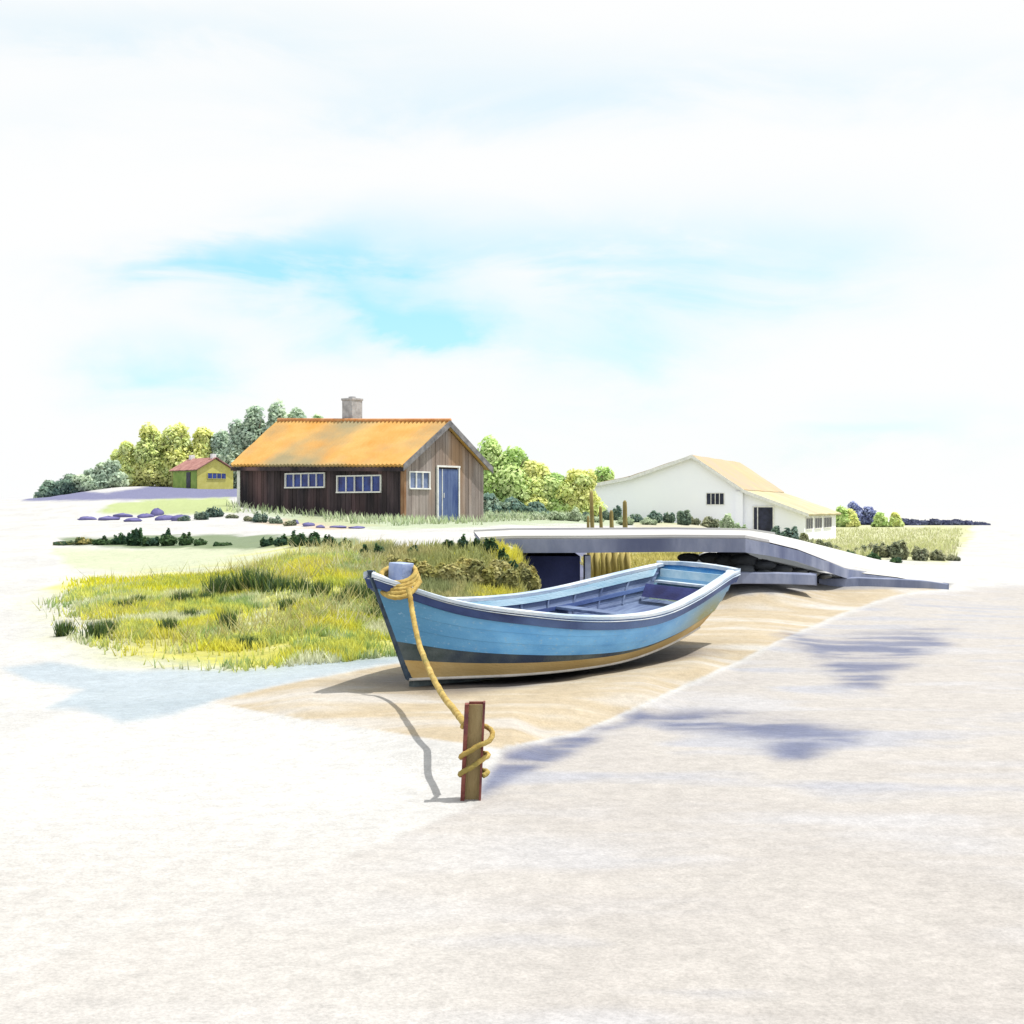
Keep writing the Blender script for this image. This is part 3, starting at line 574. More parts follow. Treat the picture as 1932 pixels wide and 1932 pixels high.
tag(npmesh('straw_grass', V, Fq, M['leaf'], C), 'straw yellow grass on the bank seen under the bridge', 'grass', kind='stuff')
P = scatter([(1575, 998), (1810, 998), (1800, 1056), (1600, 1050), (1440, 1020)], 7000)
V, Fq, C = blades(P, .22, .03, pal(P, [(.62, .62, .34), (.52, .56, .26), (.66, .64, .46)]), seed=10)
tag(npmesh('field_grass', V, Fq, M['leaf'], C), 'pale grass of the field right of the white barn', 'grass', kind='stuff')
P = scatter(marsh, 2600, lambda X, Y, px: np.clip((px-120)/400, .03, 1)*(fbm(X*.7+30, Y*.7, 4) > .5), 21)
V, Fq, C = blades(P, .26, .007, pal(P, [(.30, .38, .12), (.60, .58, .30), (.44, .40, .14), (.70, .68, .46)], 2, 2), .5, seed=22)
tag(npmesh('sedge_stems', V, Fq, M['leaf'], C), 'tall loose sedge stems standing out of the marsh grass', 'grass', kind='stuff')
# dark reed clumps one can tell apart in the marsh
reeds = [(180, 1205, 36, 12), (205, 1195, 26, 9), (120, 1200, 30, 9), (318, 1196, 30, 10), (345, 1140, 26, 12), (390, 1138, 22, 12), (235, 1150, 20, 12), (262, 1142, 20, 10), (412, 1128, 46, 14), (440, 1124, 40, 16), (470, 1120, 52, 16), (500, 1118, 44, 14), (530, 1116, 28, 14), (572, 1122, 32, 12), (604, 1128, 34, 12), (665, 1130, 32, 12), (692, 1136, 34, 12), (716, 1150, 34, 10), (430, 1188, 36, 12), (705, 1172, 26, 10), (640, 1140, 22, 10), (360, 1170, 22, 12), (545, 1150, 22, 12), (470, 1222, 22, 14)]
places = ['left of the boat bow', 'in the middle of the marsh', 'towards the left edge of the marsh']
words = ordn+['nineteenth', 'twentieth', 'twenty first', 'twenty second', 'twenty third', 'twenty fourth']
order = sorted(reeds)
for (px, py, h, w) in [(a, b, c*1.2, d*1.3) for a, b, c, d in reeds]:
    X, Y, z = hit(px, py); hh = h/FPX*Y; ww = w/FPX*Y; n = 260
    r = np.random.RandomState(sd()); Q = np.stack([r.normal(size=n)*ww*.55, r.normal(size=n)*ww*.4, np.zeros(n)], 1)
    V, Fq, C = blades(Q, hh*.75, .009, np.array([(.07, .13, .05), (.12, .20, .06), (.20, .26, .07), (.10, .16, .09)])[r.randint(4, size=n)], .22, seed=sd())
    o = npmesh('reed_clump', V, Fq, M['leaf'], C); o.location = (X, Y, z-.01)
    tag(o, 'dark green reed clump, %s from the left, %s' % (words[[o[0] for o in order].index(px)], places[0 if px > 560 else 1 if px > 330 else 2]), 'reeds', 'dark reed clumps in the marsh')

# ------------------------------------------------------------------ stones
def rock(px, py, wpx, hpx, mat, label, group, seed, Y=None):
    if Y is None: X, Y, z = hit(px, py)
    else: X, _, z = at(px, py, Y)
    w = wpx/FPX*Y; h = hpx/FPX*Y; r = np.random.RandomState(seed)
    m = MB(); rows = []
    for i in range(9):
        th = math.pi*i/8; row = []
        for j in range(14):
            a = 2*math.pi*j/14; k = 1+.22*(vnoise(i*.7+seed, j % 14*.6+seed*3)-.5)*2
            row.append((math.sin(th)*math.cos(a)*w*k, math.sin(th)*math.sin(a)*w*.7*k, math.cos(th)*h*k))
        rows.append(row)
    m.grid(rows, close=True)
    o = m.build('rock', mat, smooth=True); o.location = (X, Y, z+h*.35); o.rotation_euler = (0, 0, r.uniform(-.4, .4)); tag(o, label, 'rock', group)
for i, (px, py, w, h) in enumerate([(165, 981, 18, 3), (205, 981, 22, 3.2), (232, 976, 18, 3.5), (250, 984, 16, 3), (275, 977, 16, 3.5), (297, 973, 13, 6), (312, 981, 20, 4), (342, 982, 18, 5)]):
    rock(px, py, w, h*1.6, M['violet_rock'], '%s low violet stone from the left on the far bank beyond the path' % ordn[i], 'violet stones on the far bank', 20+i)
for i, (px, py, w, h) in enumerate([(556, 989, 9, 6), (582, 993, 12, 5), (604, 996, 9, 4), (640, 996, 18, 3), (672, 997, 16, 3)]):
    rock(px, py, w, h, M['violet_rock'], '%s violet stone from the left below the long wall of the shed' % ordn[i], 'violet stones below the shed', 40+i)
for i, (px, py, w, h, Y) in enumerate([(1300, 1056, 22, 9, 27), (1340, 1058, 24, 11, 26.5), (1372, 1064, 24, 12, 26), (1405, 1062, 26, 12, 25.6), (1402, 1080, 24, 11, 24.9), (1438, 1070, 24, 11, 25.6), (1440, 1086, 22, 8, 25), (1470, 1078, 24, 9, 26), (1502, 1082, 22, 7, 26.6), (1380, 1048, 30, 9, 27), (1530, 1086, 16, 7, 26.9), (1556, 1089, 13, 5, 27.6)]):
    rock(px, py, w, h, M['rock'], '%s black boulder under the bridge ramp, counted from the left along each row' % ordn[i], 'black boulders under the right end of the bridge', 60+i, Y)

# ------------------------------------------------------------------ bridge and road walls
def bridge():
    root = empty('bridge', (2.2, 28, 0), 0, 'low flat concrete bridge with a chalk white deck and violet grey side carrying the path', 'bridge')
    # near edge (x, y, ztop) and far edge along the deck, in plan; then down the ramp to the right
    near = [(-.55, 24.15, 1.19), (0, 24.1, 1.215), (1.4, 24.0, 1.22), (2.8, 24.0, 1.235), (4.1, 24.2, 1.22), (4.6, 24.6, 1.13), (5.3, 25.6, .98), (6.1, 27.0, .74), (6.9, 28.6, .50), (7.6, 30.0, .33), (8.6, 30.8, .20), (9.8, 31.4, -.02)]
    far = [(-.9, 32.6, 1.19), (0, 32.6, 1.23), (1.9, 32.6, 1.24), (3.8, 32.6, 1.25), (5.6, 32.6, 1.22), (6.2, 32.7, 1.13), (6.9, 33.0, .98), (7.8, 33.2, .76), (8.8, 33.6, .52), (9.6, 34.0, .36), (10.6, 34.6, .22), (11.8, 35.2, -.02)]
    ox, oy = 2.2, 28
    th = [.235]*5+[.22, .21, .20, .18, .16, .14, .12]
    top = [[(a[0]-ox, a[1]-oy, a[2]), (b[0]-ox, b[1]-oy, b[2])] for a, b in zip(near, far)]
    m = MB()
    rows = []
    for a, b, t in zip(near, far, th):
        A = (a[0]-ox, a[1]-oy, a[2]); B = (b[0]-ox, b[1]-oy, b[2])
        rows.append([tuple(np.array(A)*(1-q)+np.array(B)*q) for q in np.linspace(0, 1, 7)]+[(B[0], B[1], B[2]-t), (A[0], A[1], A[2]-t)])
    m.grid(rows, close=True); m.f.append(tuple(range(9))); k = len(m.v)-9; m.f.append(tuple(range(k+8, k-1, -1)))
    m.build('deck', M['concrete'], root)
    s = MB(); rows = []
    for a, b in zip(near, far):
        A = np.array((a[0]-ox, a[1]-oy+.02, a[2]+.022)); B = np.array((b[0]-ox, b[1]-oy-.02, b[2]+.022)); rows.append([tuple(A*(1-q)+B*q) for q in np.linspace(0, 1, 7)])
    s.grid(rows); s.build('road_surface', M['deck_top'], root)
    for side, e in (('n', near), ('f', far)):
        k = MB(); pts = [(a[0]-ox, a[1]-oy+(.14 if side == 'n' else -.14), a[2]+.03) for a in e[:6]]
        for p, q in zip(pts[:-1], pts[1:]):
            d = .1
            k.prism([(p[0], p[1]-d, p[2]-.03), (p[0], p[1]+d, p[2]-.03), (p[0], p[1]+d, p[2]+.035), (p[0], p[1]-d, p[2]+.035)], [(q[0], q[1]-d, q[2]-.03), (q[0], q[1]+d, q[2]-.03), (q[0], q[1]+d, q[2]+.035), (q[0], q[1]-d, q[2]+.035)])
        k.build('kerb', M['deck_top'], root)
    a = MB(); a.box(-2.72, -.98, -3.3, 4.3, -.2, .9); a.build('abutment', M['concrete_dark'], root)
    a = MB(); a.box(-.90, -.80, -3.5, -2.9, -.2, .915); a.build('pier', M['deck_paint'], root)
bridge()
def wall(pts, h, th, name, label, mat):
    """low wall whose top edge runs through pts"""
    o = pts[0]; root_m = MB()
    rows = [[(p[0]-o[0], p[1]-o[1], p[2]-o[2]), (p[0]-o[0], p[1]-o[1]+th, p[2]-o[2]), (p[0]-o[0], p[1]-o[1]+th, p[2]-h-o[2]), (p[0]-o[0], p[1]-o[1], p[2]-h-o[2])] for p in pts]
    root_m.grid(rows, close=True); root_m.f.append((0, 1, 2, 3)); k = len(root_m.v)-4; root_m.f.append((k+3, k+2, k+1, k))
    ob = root_m.build(name, mat, bevel=.015); ob.location = o; tag(ob, label, 'wall'); return ob
wall([at(1545, 1092, 28.6), at(1620, 1090, 28.9), at(1700, 1093, 28.9), at(1750, 1096, 29), at(1790, 1102, 29)], .3, .35, 'quay_wall', 'low violet grey quay wall running right from the foot of the bridge ramp', M['concrete'])
wall([at(1372, 1082, 24.3), at(1400, 1080, 24.3), at(1470, 1081, 24.7), at(1541, 1084, 25.2)], .2, .6, 'concrete_ledge', 'short grey concrete ledge below the black boulders', M['concrete'])

# mooring stakes beyond the bridge
tall = [(1118, 927, 4.6), (1136, 955, 4), (1155, 963, 5), (1179, 944, 5.5), (1109, 975, 3.5)]
lab = ['tallest thin stake standing beyond the bridge, left of the others', 'thin stake second from the left beyond the bridge', 'thick dark stake with blunt top in the middle of the group', 'thickest stake with pointed top at the right of the group', 'short stub of a stake left of the tallest']
for i, (px, top, r) in enumerate(tall):
    X, Y, z = at(px+2, 1100, 34.2+i*.07); zt = EYE+(HOR-top)/FPX*Y
    m = MB(); rr = r*.9/FPX*Y; ln = [(-.06, 0), (-.07, 0), (-.05, 0), (-.03, .02), (-.02, 0)][i][0]
    pts = [(0, 0, -.3), (ln*.3, 0, zt*.35), (ln*.7, .01, zt*.7), (ln, 0, zt-.05), (ln, 0, zt)]
    m.tube(pts, [rr*1.05, rr, rr*.95, rr*.8, rr*.35], 9)
    o = m.build('mooring_stake', M['stake'], smooth=True); o.location = (X, Y, tz(X, Y)); tag(o, lab[i], 'stake', 'stakes standing beyond the bridge')
for i, px in enumerate([1116, 1127, 1139, 1150, 1162, 1174, 1186]):
    X, Y, z = at(px, 1100, 33.4); m = MB(); rr = 5.6/FPX*Y*(1+.1*math.sin(i*3))
    zt = EYE+(HOR-(1040+(i*5 % 4)))/FPX*Y
    m.tube([(0, 0, -.3), (.01, 0, .2), (rnd.uniform(-.03, .03), 0, zt-tz(X, Y))], [rr*1.05, rr, rr*.9], 9)
    o = m.build('fence_stake', M['fence_stake'], smooth=True); o.location = (X, Y, tz(X, Y)); tag(o, '%s olive brown stake from the left in the palisade seen under the bridge' % ordn[i], 'stake', 'stakes of the palisade under the bridge')

# ------------------------------------------------------------------ buildings
def planks(mb, x0, x1, zf, y0, y1, axis, rs, holes=(), z0=-.4, wd=.2):
    """vertical boards between x0..x1 on a wall plane; zf(x) gives the top; axis 'x' or 'y' """
    x = x0
    while x < x1-.01:
        w = min(wd*rs.uniform(.8, 1.25), x1-x); a, b = x+.008, x+w-.008; pr = rs.uniform(0, .018)
        spans = [(z0, None)]
        mid = (a+b)/2
        segs = []; cuts = sorted([(h[2], h[3]) for h in holes if h[0]-.02 < mid < h[1]+.02]); zz = z0
        for c0, c1 in cuts:
            if c0 > zz+.01: segs.append((zz, c0, False))
            zz = c1
        segs.append((zz, None, True))
        for s0, s1, tp in segs:
            ta = zf(a) if tp else s1; tb = zf(b) if tp else s1
            if axis == 'x':
                mb.prism([(a, y0-pr, s0), (b, y0-pr, s0), (b, y0-pr, tb), (a, y0-pr, ta)], [(a, y1, s0), (b, y1, s0), (b, y1, tb), (a, y1, ta)])
            else:
                mb.prism([(y0-pr, a, s0), (y0-pr, b, s0), (y0-pr, b, tb), (y0-pr, a, ta)], [(y1, a, s0), (y1, b, s0), (y1, b, tb), (y1, a, ta)])
        x += w
def window(root, plane, a0, a1, z0, z1, n, frame_m, glass_m, off=0, deep=.05, fw=.055, rows=1, sign=-1, proud=False):
    """plane 'x': wall at local x=off facing -x, spans local y; plane 'y': wall at y=off facing -y, spans local x. sign -1 outwards"""
    f = MB()
    def bx(u0, u1, w0, w1, d0, d1):
        lo, hi = min(off+sign*d0, off+sign*d1), max(off+sign*d0, off+sign*d1)
        if plane == 'x': f_.box(lo, hi, u0, u1, w0, w1)
        else: f_.box(u0, u1, lo, hi, w0, w1)
    f_ = f
    bx(a0-fw, a1+fw, z1, z1+fw, -.02, deep); bx(a0-fw, a1+fw, z0-fw, z0, -.02, deep+.03)
    bx(a0-fw, a0, z0, z1, -.02, deep); bx(a1, a1+fw, z0, z1, -.02, deep)
    for i in range(1, n):
        c = a0+(a1-a0)*i/n; bx(c-.022, c+.022, z0, z1, -.015, deep-.01)
    for i in range(1, rows):
        c = z0+(z1-z0)*i/rows; bx(a0, a1, c-.015, c+.015, -.012, deep-.013)
    w = f.build('window', frame_m, root)
    f_ = MB(); bx(a0, a1, z0, z1, .003 if proud else -.04, .02 if proud else -.018); f_.build('pane', glass_m, w)
    return w
def roof_sheet(mb, P0, P1, Q1, Q0, pitch=.22, amp=.035, th=.12):
    """corrugated slope: eave P0->P1, ridge Q0->Q1"""
    P0, P1, Q1, Q0 = [np.array(p, float) for p in (P0, P1, Q1, Q0)]
    L = np.linalg.norm(P1-P0); n = max(4, int(L/pitch)*4); nrm = np.cross(P1-P0, Q0-P0); nrm /= np.linalg.norm(nrm)
    if nrm[2] < 0: nrm = -nrm
    rows = []; rs = random.Random(3)
    K = 8
    for i in range(n+1):
        t = i/n; a = P0+(P1-P0)*t; b = Q0+(Q1-Q0)*t; o = nrm*(amp*math.cos(i/4*2*math.pi)); row = []
        for j in range(K+1):
            p = a+(b-a)*j/K; row.append(tuple(p+o+nrm*(.012*math.sin(t*23+j*1.7))))
        rows.append(row)
    up = len(rows[0])
    rows2 = [[tuple(np.array(r[0])-nrm*th)]+r+[tuple(np.array(r[-1])-nrm*th)] for r in rows]
    mb.grid(rows2)
    # gable ends and the soffit
    mb.add([tuple(P0-nrm*th*.98), tuple(P1-nrm*th*.98), tuple(Q1-nrm*th*.98), tuple(Q0-nrm*th*.98)], [(0, 1, 2, 3)])
    for r in (rows2[0], rows2[-1]): mb.add(r, [tuple(range(len(r)))])

def shed():
    A = (-4.249, 53.53, 1.24); W, L = 4.87, 9.55
    root = empty('wooden_shed', A, math.radians(90)-.66, 'long dark wooden shed with ochre roof, white framed windows and blue gable door', 'shed')
    ze, zr = 2.25, 3.86; s1, s2 = .2, .42           # eave, ridge heights; far end stands a little higher
    rs = random.Random(5)
    m = MB(); planks(m, 0, L, lambda y: ze+.02+s1*y/L, 0, .08, 'y', rs, holes=[(4.3, 6.55, 1.42, 1.94), (1.17, 3.52, 1.2, 1.8)]); m.build('wall', M['plank_dark'], root)['label'] = 'shaded long wall of boards coloured darker for shade'
    def top(x): return ze+(zr-ze)*(1-abs(x-W/2)/(W/2))-.05
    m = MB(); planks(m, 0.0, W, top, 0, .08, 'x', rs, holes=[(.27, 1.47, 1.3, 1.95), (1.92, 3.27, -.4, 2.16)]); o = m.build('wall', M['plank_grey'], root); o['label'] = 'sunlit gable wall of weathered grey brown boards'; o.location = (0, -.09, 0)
    m = MB(); m.box(.09, W-.0, L-.1, L, -.4, ze+s1); m.box(W-.1, W, .0, L-.12, -.4, ze); 
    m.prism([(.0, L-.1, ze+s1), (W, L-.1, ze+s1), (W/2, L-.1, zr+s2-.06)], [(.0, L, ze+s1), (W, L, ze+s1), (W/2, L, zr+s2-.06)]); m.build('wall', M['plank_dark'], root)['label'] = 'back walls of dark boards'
    m = MB(); m.box(.1, .14, .05, L-.15, -.4, ze-.05); m.box(.15, W-.15, .0, .04, -.4, ze-.05); m.build('lining', M['dark_glass'], root)
    # corner boards
    m = MB(); m.box(-.05, .07, -.13, -.092, -.3, ze-.02); m.box(-.052, -.024, -.09, .06, -.3, ze-.02); m.build('corner_board', wash('corner_board', (.2, .1, .05), (.33, .2, .12), scale=4, stretch=(1, 1, .3)), root)
    m = MB(); m.box(-.06, -.03, L-.16, L+.02, -.2, ze+.1); m.build('corner_board', M['white_paint'], root)['label'] = 'pale corner board at the far end'
    # roof
    ex, ey0, ey1 = .30, .34, .14; k = (zr-ze)/(W/2)
    m = MB(); roof_sheet(m, (-ex, -ey0, ze-k*ex+.17), (-ex, L+ey1, ze+s1-k*ex+.17), (W/2, L+ey1, zr+s2+.17), (W/2, -ey0, zr+.17))
    roof_sheet(m, (W+ex, -ey0, ze-k*ex+.17), (W+ex, L+ey1, ze+s1-k*ex+.17), (W/2+.004, L+ey1, zr+s2+.168), (W/2+.004, -ey0, zr+.168))
    rf = m.build('roof', M['tile'], root)
    m = MB(); m.tube([(W/2, -ey0-.02, zr+.2), (W/2, L*.5, zr+.19+s2*.5), (W/2, L+ey1, zr+s2+.2)], .08, 8); m.build('ridge_cap', wash('ridge', (.5, .2, .06), (.62, .32, .14), scale=3), rf, smooth=True)
    # barge boards
    for sx in (0, 1):
        x0 = -ex-.02 if sx == 0 else W+ex+.02; m = MB(); y = -ey0-.03; h = .26
        e = ze-k*(ex+.02)+.2; m.prism([(x0, y, e-h), (W/2, y, zr+.2-h), (W/2, y, zr+.2), (x0, y, e)], [(x0, y+.04, e-h), (W/2, y+.04, zr+.2-h), (W/2, y+.04, zr+.2), (x0, y+.04, e)])
        m.build('barge_board', M['fascia'], rf)
    m = MB(); m.prism([(-ex-.01, -ey0, ze-k*ex-.10), (-ex+.03, -ey0, ze-k*ex-.10), (-ex+.03, -ey0, ze-k*ex+.05), (-ex-.01, -ey0, ze-k*ex+.05)], [(-ex-.01, L+ey1, ze+s1-k*ex-.10), (-ex+.03, L+ey1, ze+s1-k*ex-.10), (-ex+.03, L+ey1, ze+s1-k*ex+.05), (-ex-.01, L+ey1, ze+s1-k*ex+.05)])
    m.build('eave_board', M['plank_dark'], rf)
    m = MB(); c = (W/2+.5, 5.6); m.box(c[0]-.32, c[0]+.32, c[1]-.3, c[1]+.3, zr-.4, zr+1.36); m.box(c[0]-.35, c[0]+.35, c[1]-.33, c[1]+.33, zr+1.3, zr+1.4)
    ch = m.build('chimney', M['chimney'], rf, bevel=.02)
    m = MB(); m.tube([(c[0], c[1], zr+1.38), (c[0], c[1], zr+1.47)], .16, 10); m.build('chimney_pot', M['chimney'], ch)
    window(root, 'x', 4.3, 6.55, 1.42, 1.94, 5, M['white_paint'], M['blue_glass'])
    window(root, 'x', 1.17, 3.52, 1.2, 1.8, 5, M['white_paint'], M['blue_glass'])
    w = window(root, 'y', .3, 1.43, 1.33, 1.93, 3, M['white_paint'], M['grey_glass'], off=-.09)
    # door
    d = MB(); x0, x1 = 1.97, 3.23
    for a, b in ((x0, x0+.24), (x0+.27, x1)):
        n = max(1, int((b-a)/.16))
        for i in range(n): d.box(a+(b-a)*i/n+.004, a+(b-a)*(i+1)/n-.004, -.105, -.06, -.05, 2.1)
    dd = d.build('door', M['blue_door'], root)
    f = MB(); f.box(x0-.07, x0, -.15, -.05, -.05, 2.18); f.box(x1, x1+.06, -.15, -.05, -.05, 2.18); f.box(x0-.09, x1+.09, -.15, -.05, 2.181, 2.25); f.box(x0+.24, x0+.27, -.13, -.08, -.05, 2.1); f.build('door_frame', M['white_paint'], dd)
    f = MB(); f.box(x0+.34, x0+.36, -.14, -.106, .95, 1.15); f.build('handle', M['white_paint'], dd)
shed()

def cottage():
    root = empty('cottage', (at(372, 918, 140)[0], 140, 4.0), math.radians(43), 'small distant cottage with plum roof, green side and yellow gable before the wood', 'cottage')
    W, L, ze, zr = 4.2, 5.0, 1.75, 2.9
    m = MB(); m.box(0, .12, 0, L, -.6, ze); m.box(W-.12, W, .02, L, -.6, ze); m.build('wall', M['green_wall'], root)['label'] = 'green shaded side wall'
    m = MB()
    for y in (-.02, L-.1): m.prism([(0.0, y, -.6), (W, y, -.6), (W, y, ze), (W/2, y, zr-.05), (0.0, y, ze)], [(0.0, y+.12, -.6), (W, y+.12, -.6), (W, y+.12, ze), (W/2, y+.12, zr-.05), (0.0, y+.12, ze)])
    m.build('wall', M['yellow_wall'], root)['label'] = 'yellow gable wall'
    k = (zr-ze)/(W/2); m = MB()
    roof_sheet(m, (-.25, -.25, ze-k*.25+.12), (-.25, L+.25, ze-k*.25+.12), (W/2, L+.25, zr+.12), (W/2, -.25, zr+.12), .3, .03, .08)
    roof_sheet(m, (W+.25, -.25, ze-k*.25+.12), (W+.25, L+.25, ze-k*.25+.12), (W/2, L+.25, zr+.118), (W/2, -.25, zr+.118), .3, .03, .08)
    rf = m.build('roof', M['tile_red'], root)
    for y in (.4, L-.3):
        m = MB(); m.box(W/2-.22, W/2+.22, y-.22, y+.22, zr-.2, zr+.5); m.build('chimney', M['white_paint'], rf)
    window(root, 'y', 1.2, 3.3, .85, 1.4, 4, M['yellow_wall'], M['blue_glass'], off=-.02, fw=.05, proud=True)
    m = MB(); m.box(-.05, -.004, 1.3, 2.1, -.1, 1.5); m.build('door', M['dark_glass'], root)
cottage()

def barn():
    C = at(1517, 1030, 90); phi = math.radians(21)
    root = empty('white_barn', (C[0], 90, 0), -phi, 'wide whitewashed barn with pale ochre roofs and a low annexe at its right side', 'barn')
    # local x: along the gable wall, negative to the left; local y: depth
    prof = [(-14.9, 3.25), (-11.7, 3.80), (-7.4, 5.20), (-4.1, 3.0)]
    D = 15.0
    m = MB()
    f = [(-14.9, 0, -1)]+[(x, 0, z) for x, z in prof]+[(-4.1, 0, -1)]
    f = [(-14.9, -1), (-14.9, 3.25), (-11.7, 3.80), (-7.4, 5.20), (-4.1, 3.0), (-4.1, -1)]
    for y, t in ((0, .3), (D-.3, .3)):
        n = len(f); m.prism([(x, y, z) for x, z in f], [(x, y+t, z) for x, z in f])
    m.box(-14.9, -14.6, .3, D-.3, -1, 3.2); m.box(-4.4, -4.1, .3, D-.3, -1, 2.9)
    m.build('wall', M['limewash'], root)
    m = MB(); g = [(-4.09, -1), (-4.09, 2.95), (0, 1.46), (0, -1)]
    for y in (.12, D-.3): m.prism([(x, y, z) for x, z in g], [(x, y+.25, z) for x, z in g])
    m.box(-.25, 0, .37, D-.3, -1.4, 1.42); m.build('annexe_wall', M['limewash'], root)
    m = MB(); m.box(-4.5, -4.0, -.14, -.004, -1, 2.92); m.build('pilaster', M['limewash'], root)
    def slab(P, mat, nm, par, ov=.0):
        m = MB()
        roof_sheet(m, *P, pitch=.35, amp=.03, th=.12); return m.build(nm, mat, par)
    e = .35
    rf = slab([(-3.95, -e, 3.02), (-3.95, D+e, 3.02), (-7.4, D+e, 5.34), (-7.4, -e, 5.34)], M['tile_pale'], 'roof', root)
    m = MB(); roof_sheet(m, (-11.8, -e, 3.92), (-11.8, D+e, 3.92), (-7.4, D+e, 5.338), (-7.4, -e, 5.338), .35, .03, .12); roof_sheet(m, (-15.2, -e, 3.3), (-15.2, D+e, 3.3), (-11.7, D+e, 3.95), (-11.7, -e, 3.95), .35, .03, .12)
    m.build('back_roof', M['tile_pale'], rf)
    slab([(.35, -e+.1, 1.40), (.35, D+e, 1.40), (-4.0, D+e, 2.97), (-4.0, -e+.1, 2.97)], wash('annexe_roof_tiles', (.49, .43, .25), (.54, .49, .34), (.42, .38, .26), scale=.6), 'annexe_roof', root)
    m = MB()
    for (x0, z0), (x1, z1) in (((-15.2, 3.3), (-11.7, 3.92)), ((-11.7, 3.92), (-7.4, 5.34)), ((-7.4, 5.34), (-3.9, 3.0)), ((-3.9, 3.0), (.36, 1.42))):
        y = -e-.04; m.prism([(x0, y, z0-.2), (x1, y, z1-.2), (x1, y, z1+.02), (x0, y, z0+.02)], [(x0, y+.04, z0-.2), (x1, y+.04, z1-.2), (x1, y+.04, z1+.02), (x0, y+.04, z0+.02)])
    m.build('barge_board', M['white_paint'], rf)
    window(root, 'y', -6.45, -5.3, 2.05, 2.78, 4, M['white_paint'], M['dark_glass'], off=0, fw=.05, proud=True)
    # dark doorway in the annexe
    d = MB(); d.box(-3.3, -2.05, .07, .118, -.5, 1.85); dd = d.build('door', M['dark_glass'], root)
    f = MB(); f.box(-3.38, -3.3, .03, .118, -.5, 1.85); f.box(-2.05, -1.97, .03, .118, -.5, 1.85); f.box(-3.4, -1.95, .03, .118, 1.851, 1.93); f.box(-3.08, -3.02, .04, .068, -.5, 1.84); f.build('door_frame', M['white_paint'], dd)
    for a, b in ((.6, 3.4), (4.4, 7.6), (8.6, 12.4)):
        window(root, 'x', a, b, .42, 1.12, 3, M['white_paint'], M['dark_glass'], off=0, fw=.05, sign=1, proud=True)
barn()

# ------------------------------------------------------------------ boat
BX, BY, TH, HEEL = -1.03, 13.57, .95, .065
BL, BB = 5.3, 2.0
kn = np.array([0, .1, .25, .5, .75, 1.]); FB = np.array([.015, .38, .77, 1., .85, .56])
kh = np.array([0, .1, .25, .55, 1.]); HB = np.array([1.15, .92, .76, .655, .985])
RK, RS, CW, KR = .64, .66, .72, .19
GAP = .07
def herm(x, y, t):
    m = np.gradient(y, x); i = np.clip(np.searchsorted(x, t)-1, 0, len(x)-2); h = x[i+1]-x[i]; s = (t-x[i])/h
    return (2*s**3-3*s**2+1)*y[i]+(s**3-2*s**2+s)*h*m[i]+(-2*s**3+3*s**2)*y[i+1]+(s**3-s**2)*h*m[i+1]
NT = 64
TT = np.linspace(0, 1, NT)
def hullpt(t, v, side, inset=0.0):
    """t bow..stern, v 0 bottom..1 sheer, local: x aft, y to port(+)/starboard(-)"""
    b = float(herm(kn, FB, t))*BB/2; h = float(herm(kh, HB, t))
    k = GAP+KR*max(0, (t-.42)/.58)**2
    ss = -RK+t*(BL+RK+RS); sb = t*BL
    bb = b*CW*(1-.25*max(0, .2-t)/.2)
    e = v**.85
    y = bb+(b-bb)*e+.05*BB/2*math.sin(math.pi*v)*min(1, t*4)
    y = max(.012, y-inset)
    x = sb+(ss-sb)*v+(inset*.8 if t < .03 else 0)-(inset*1.0 if t > .97 else 0)
    return (x, side*y, k+(h-k)*v)
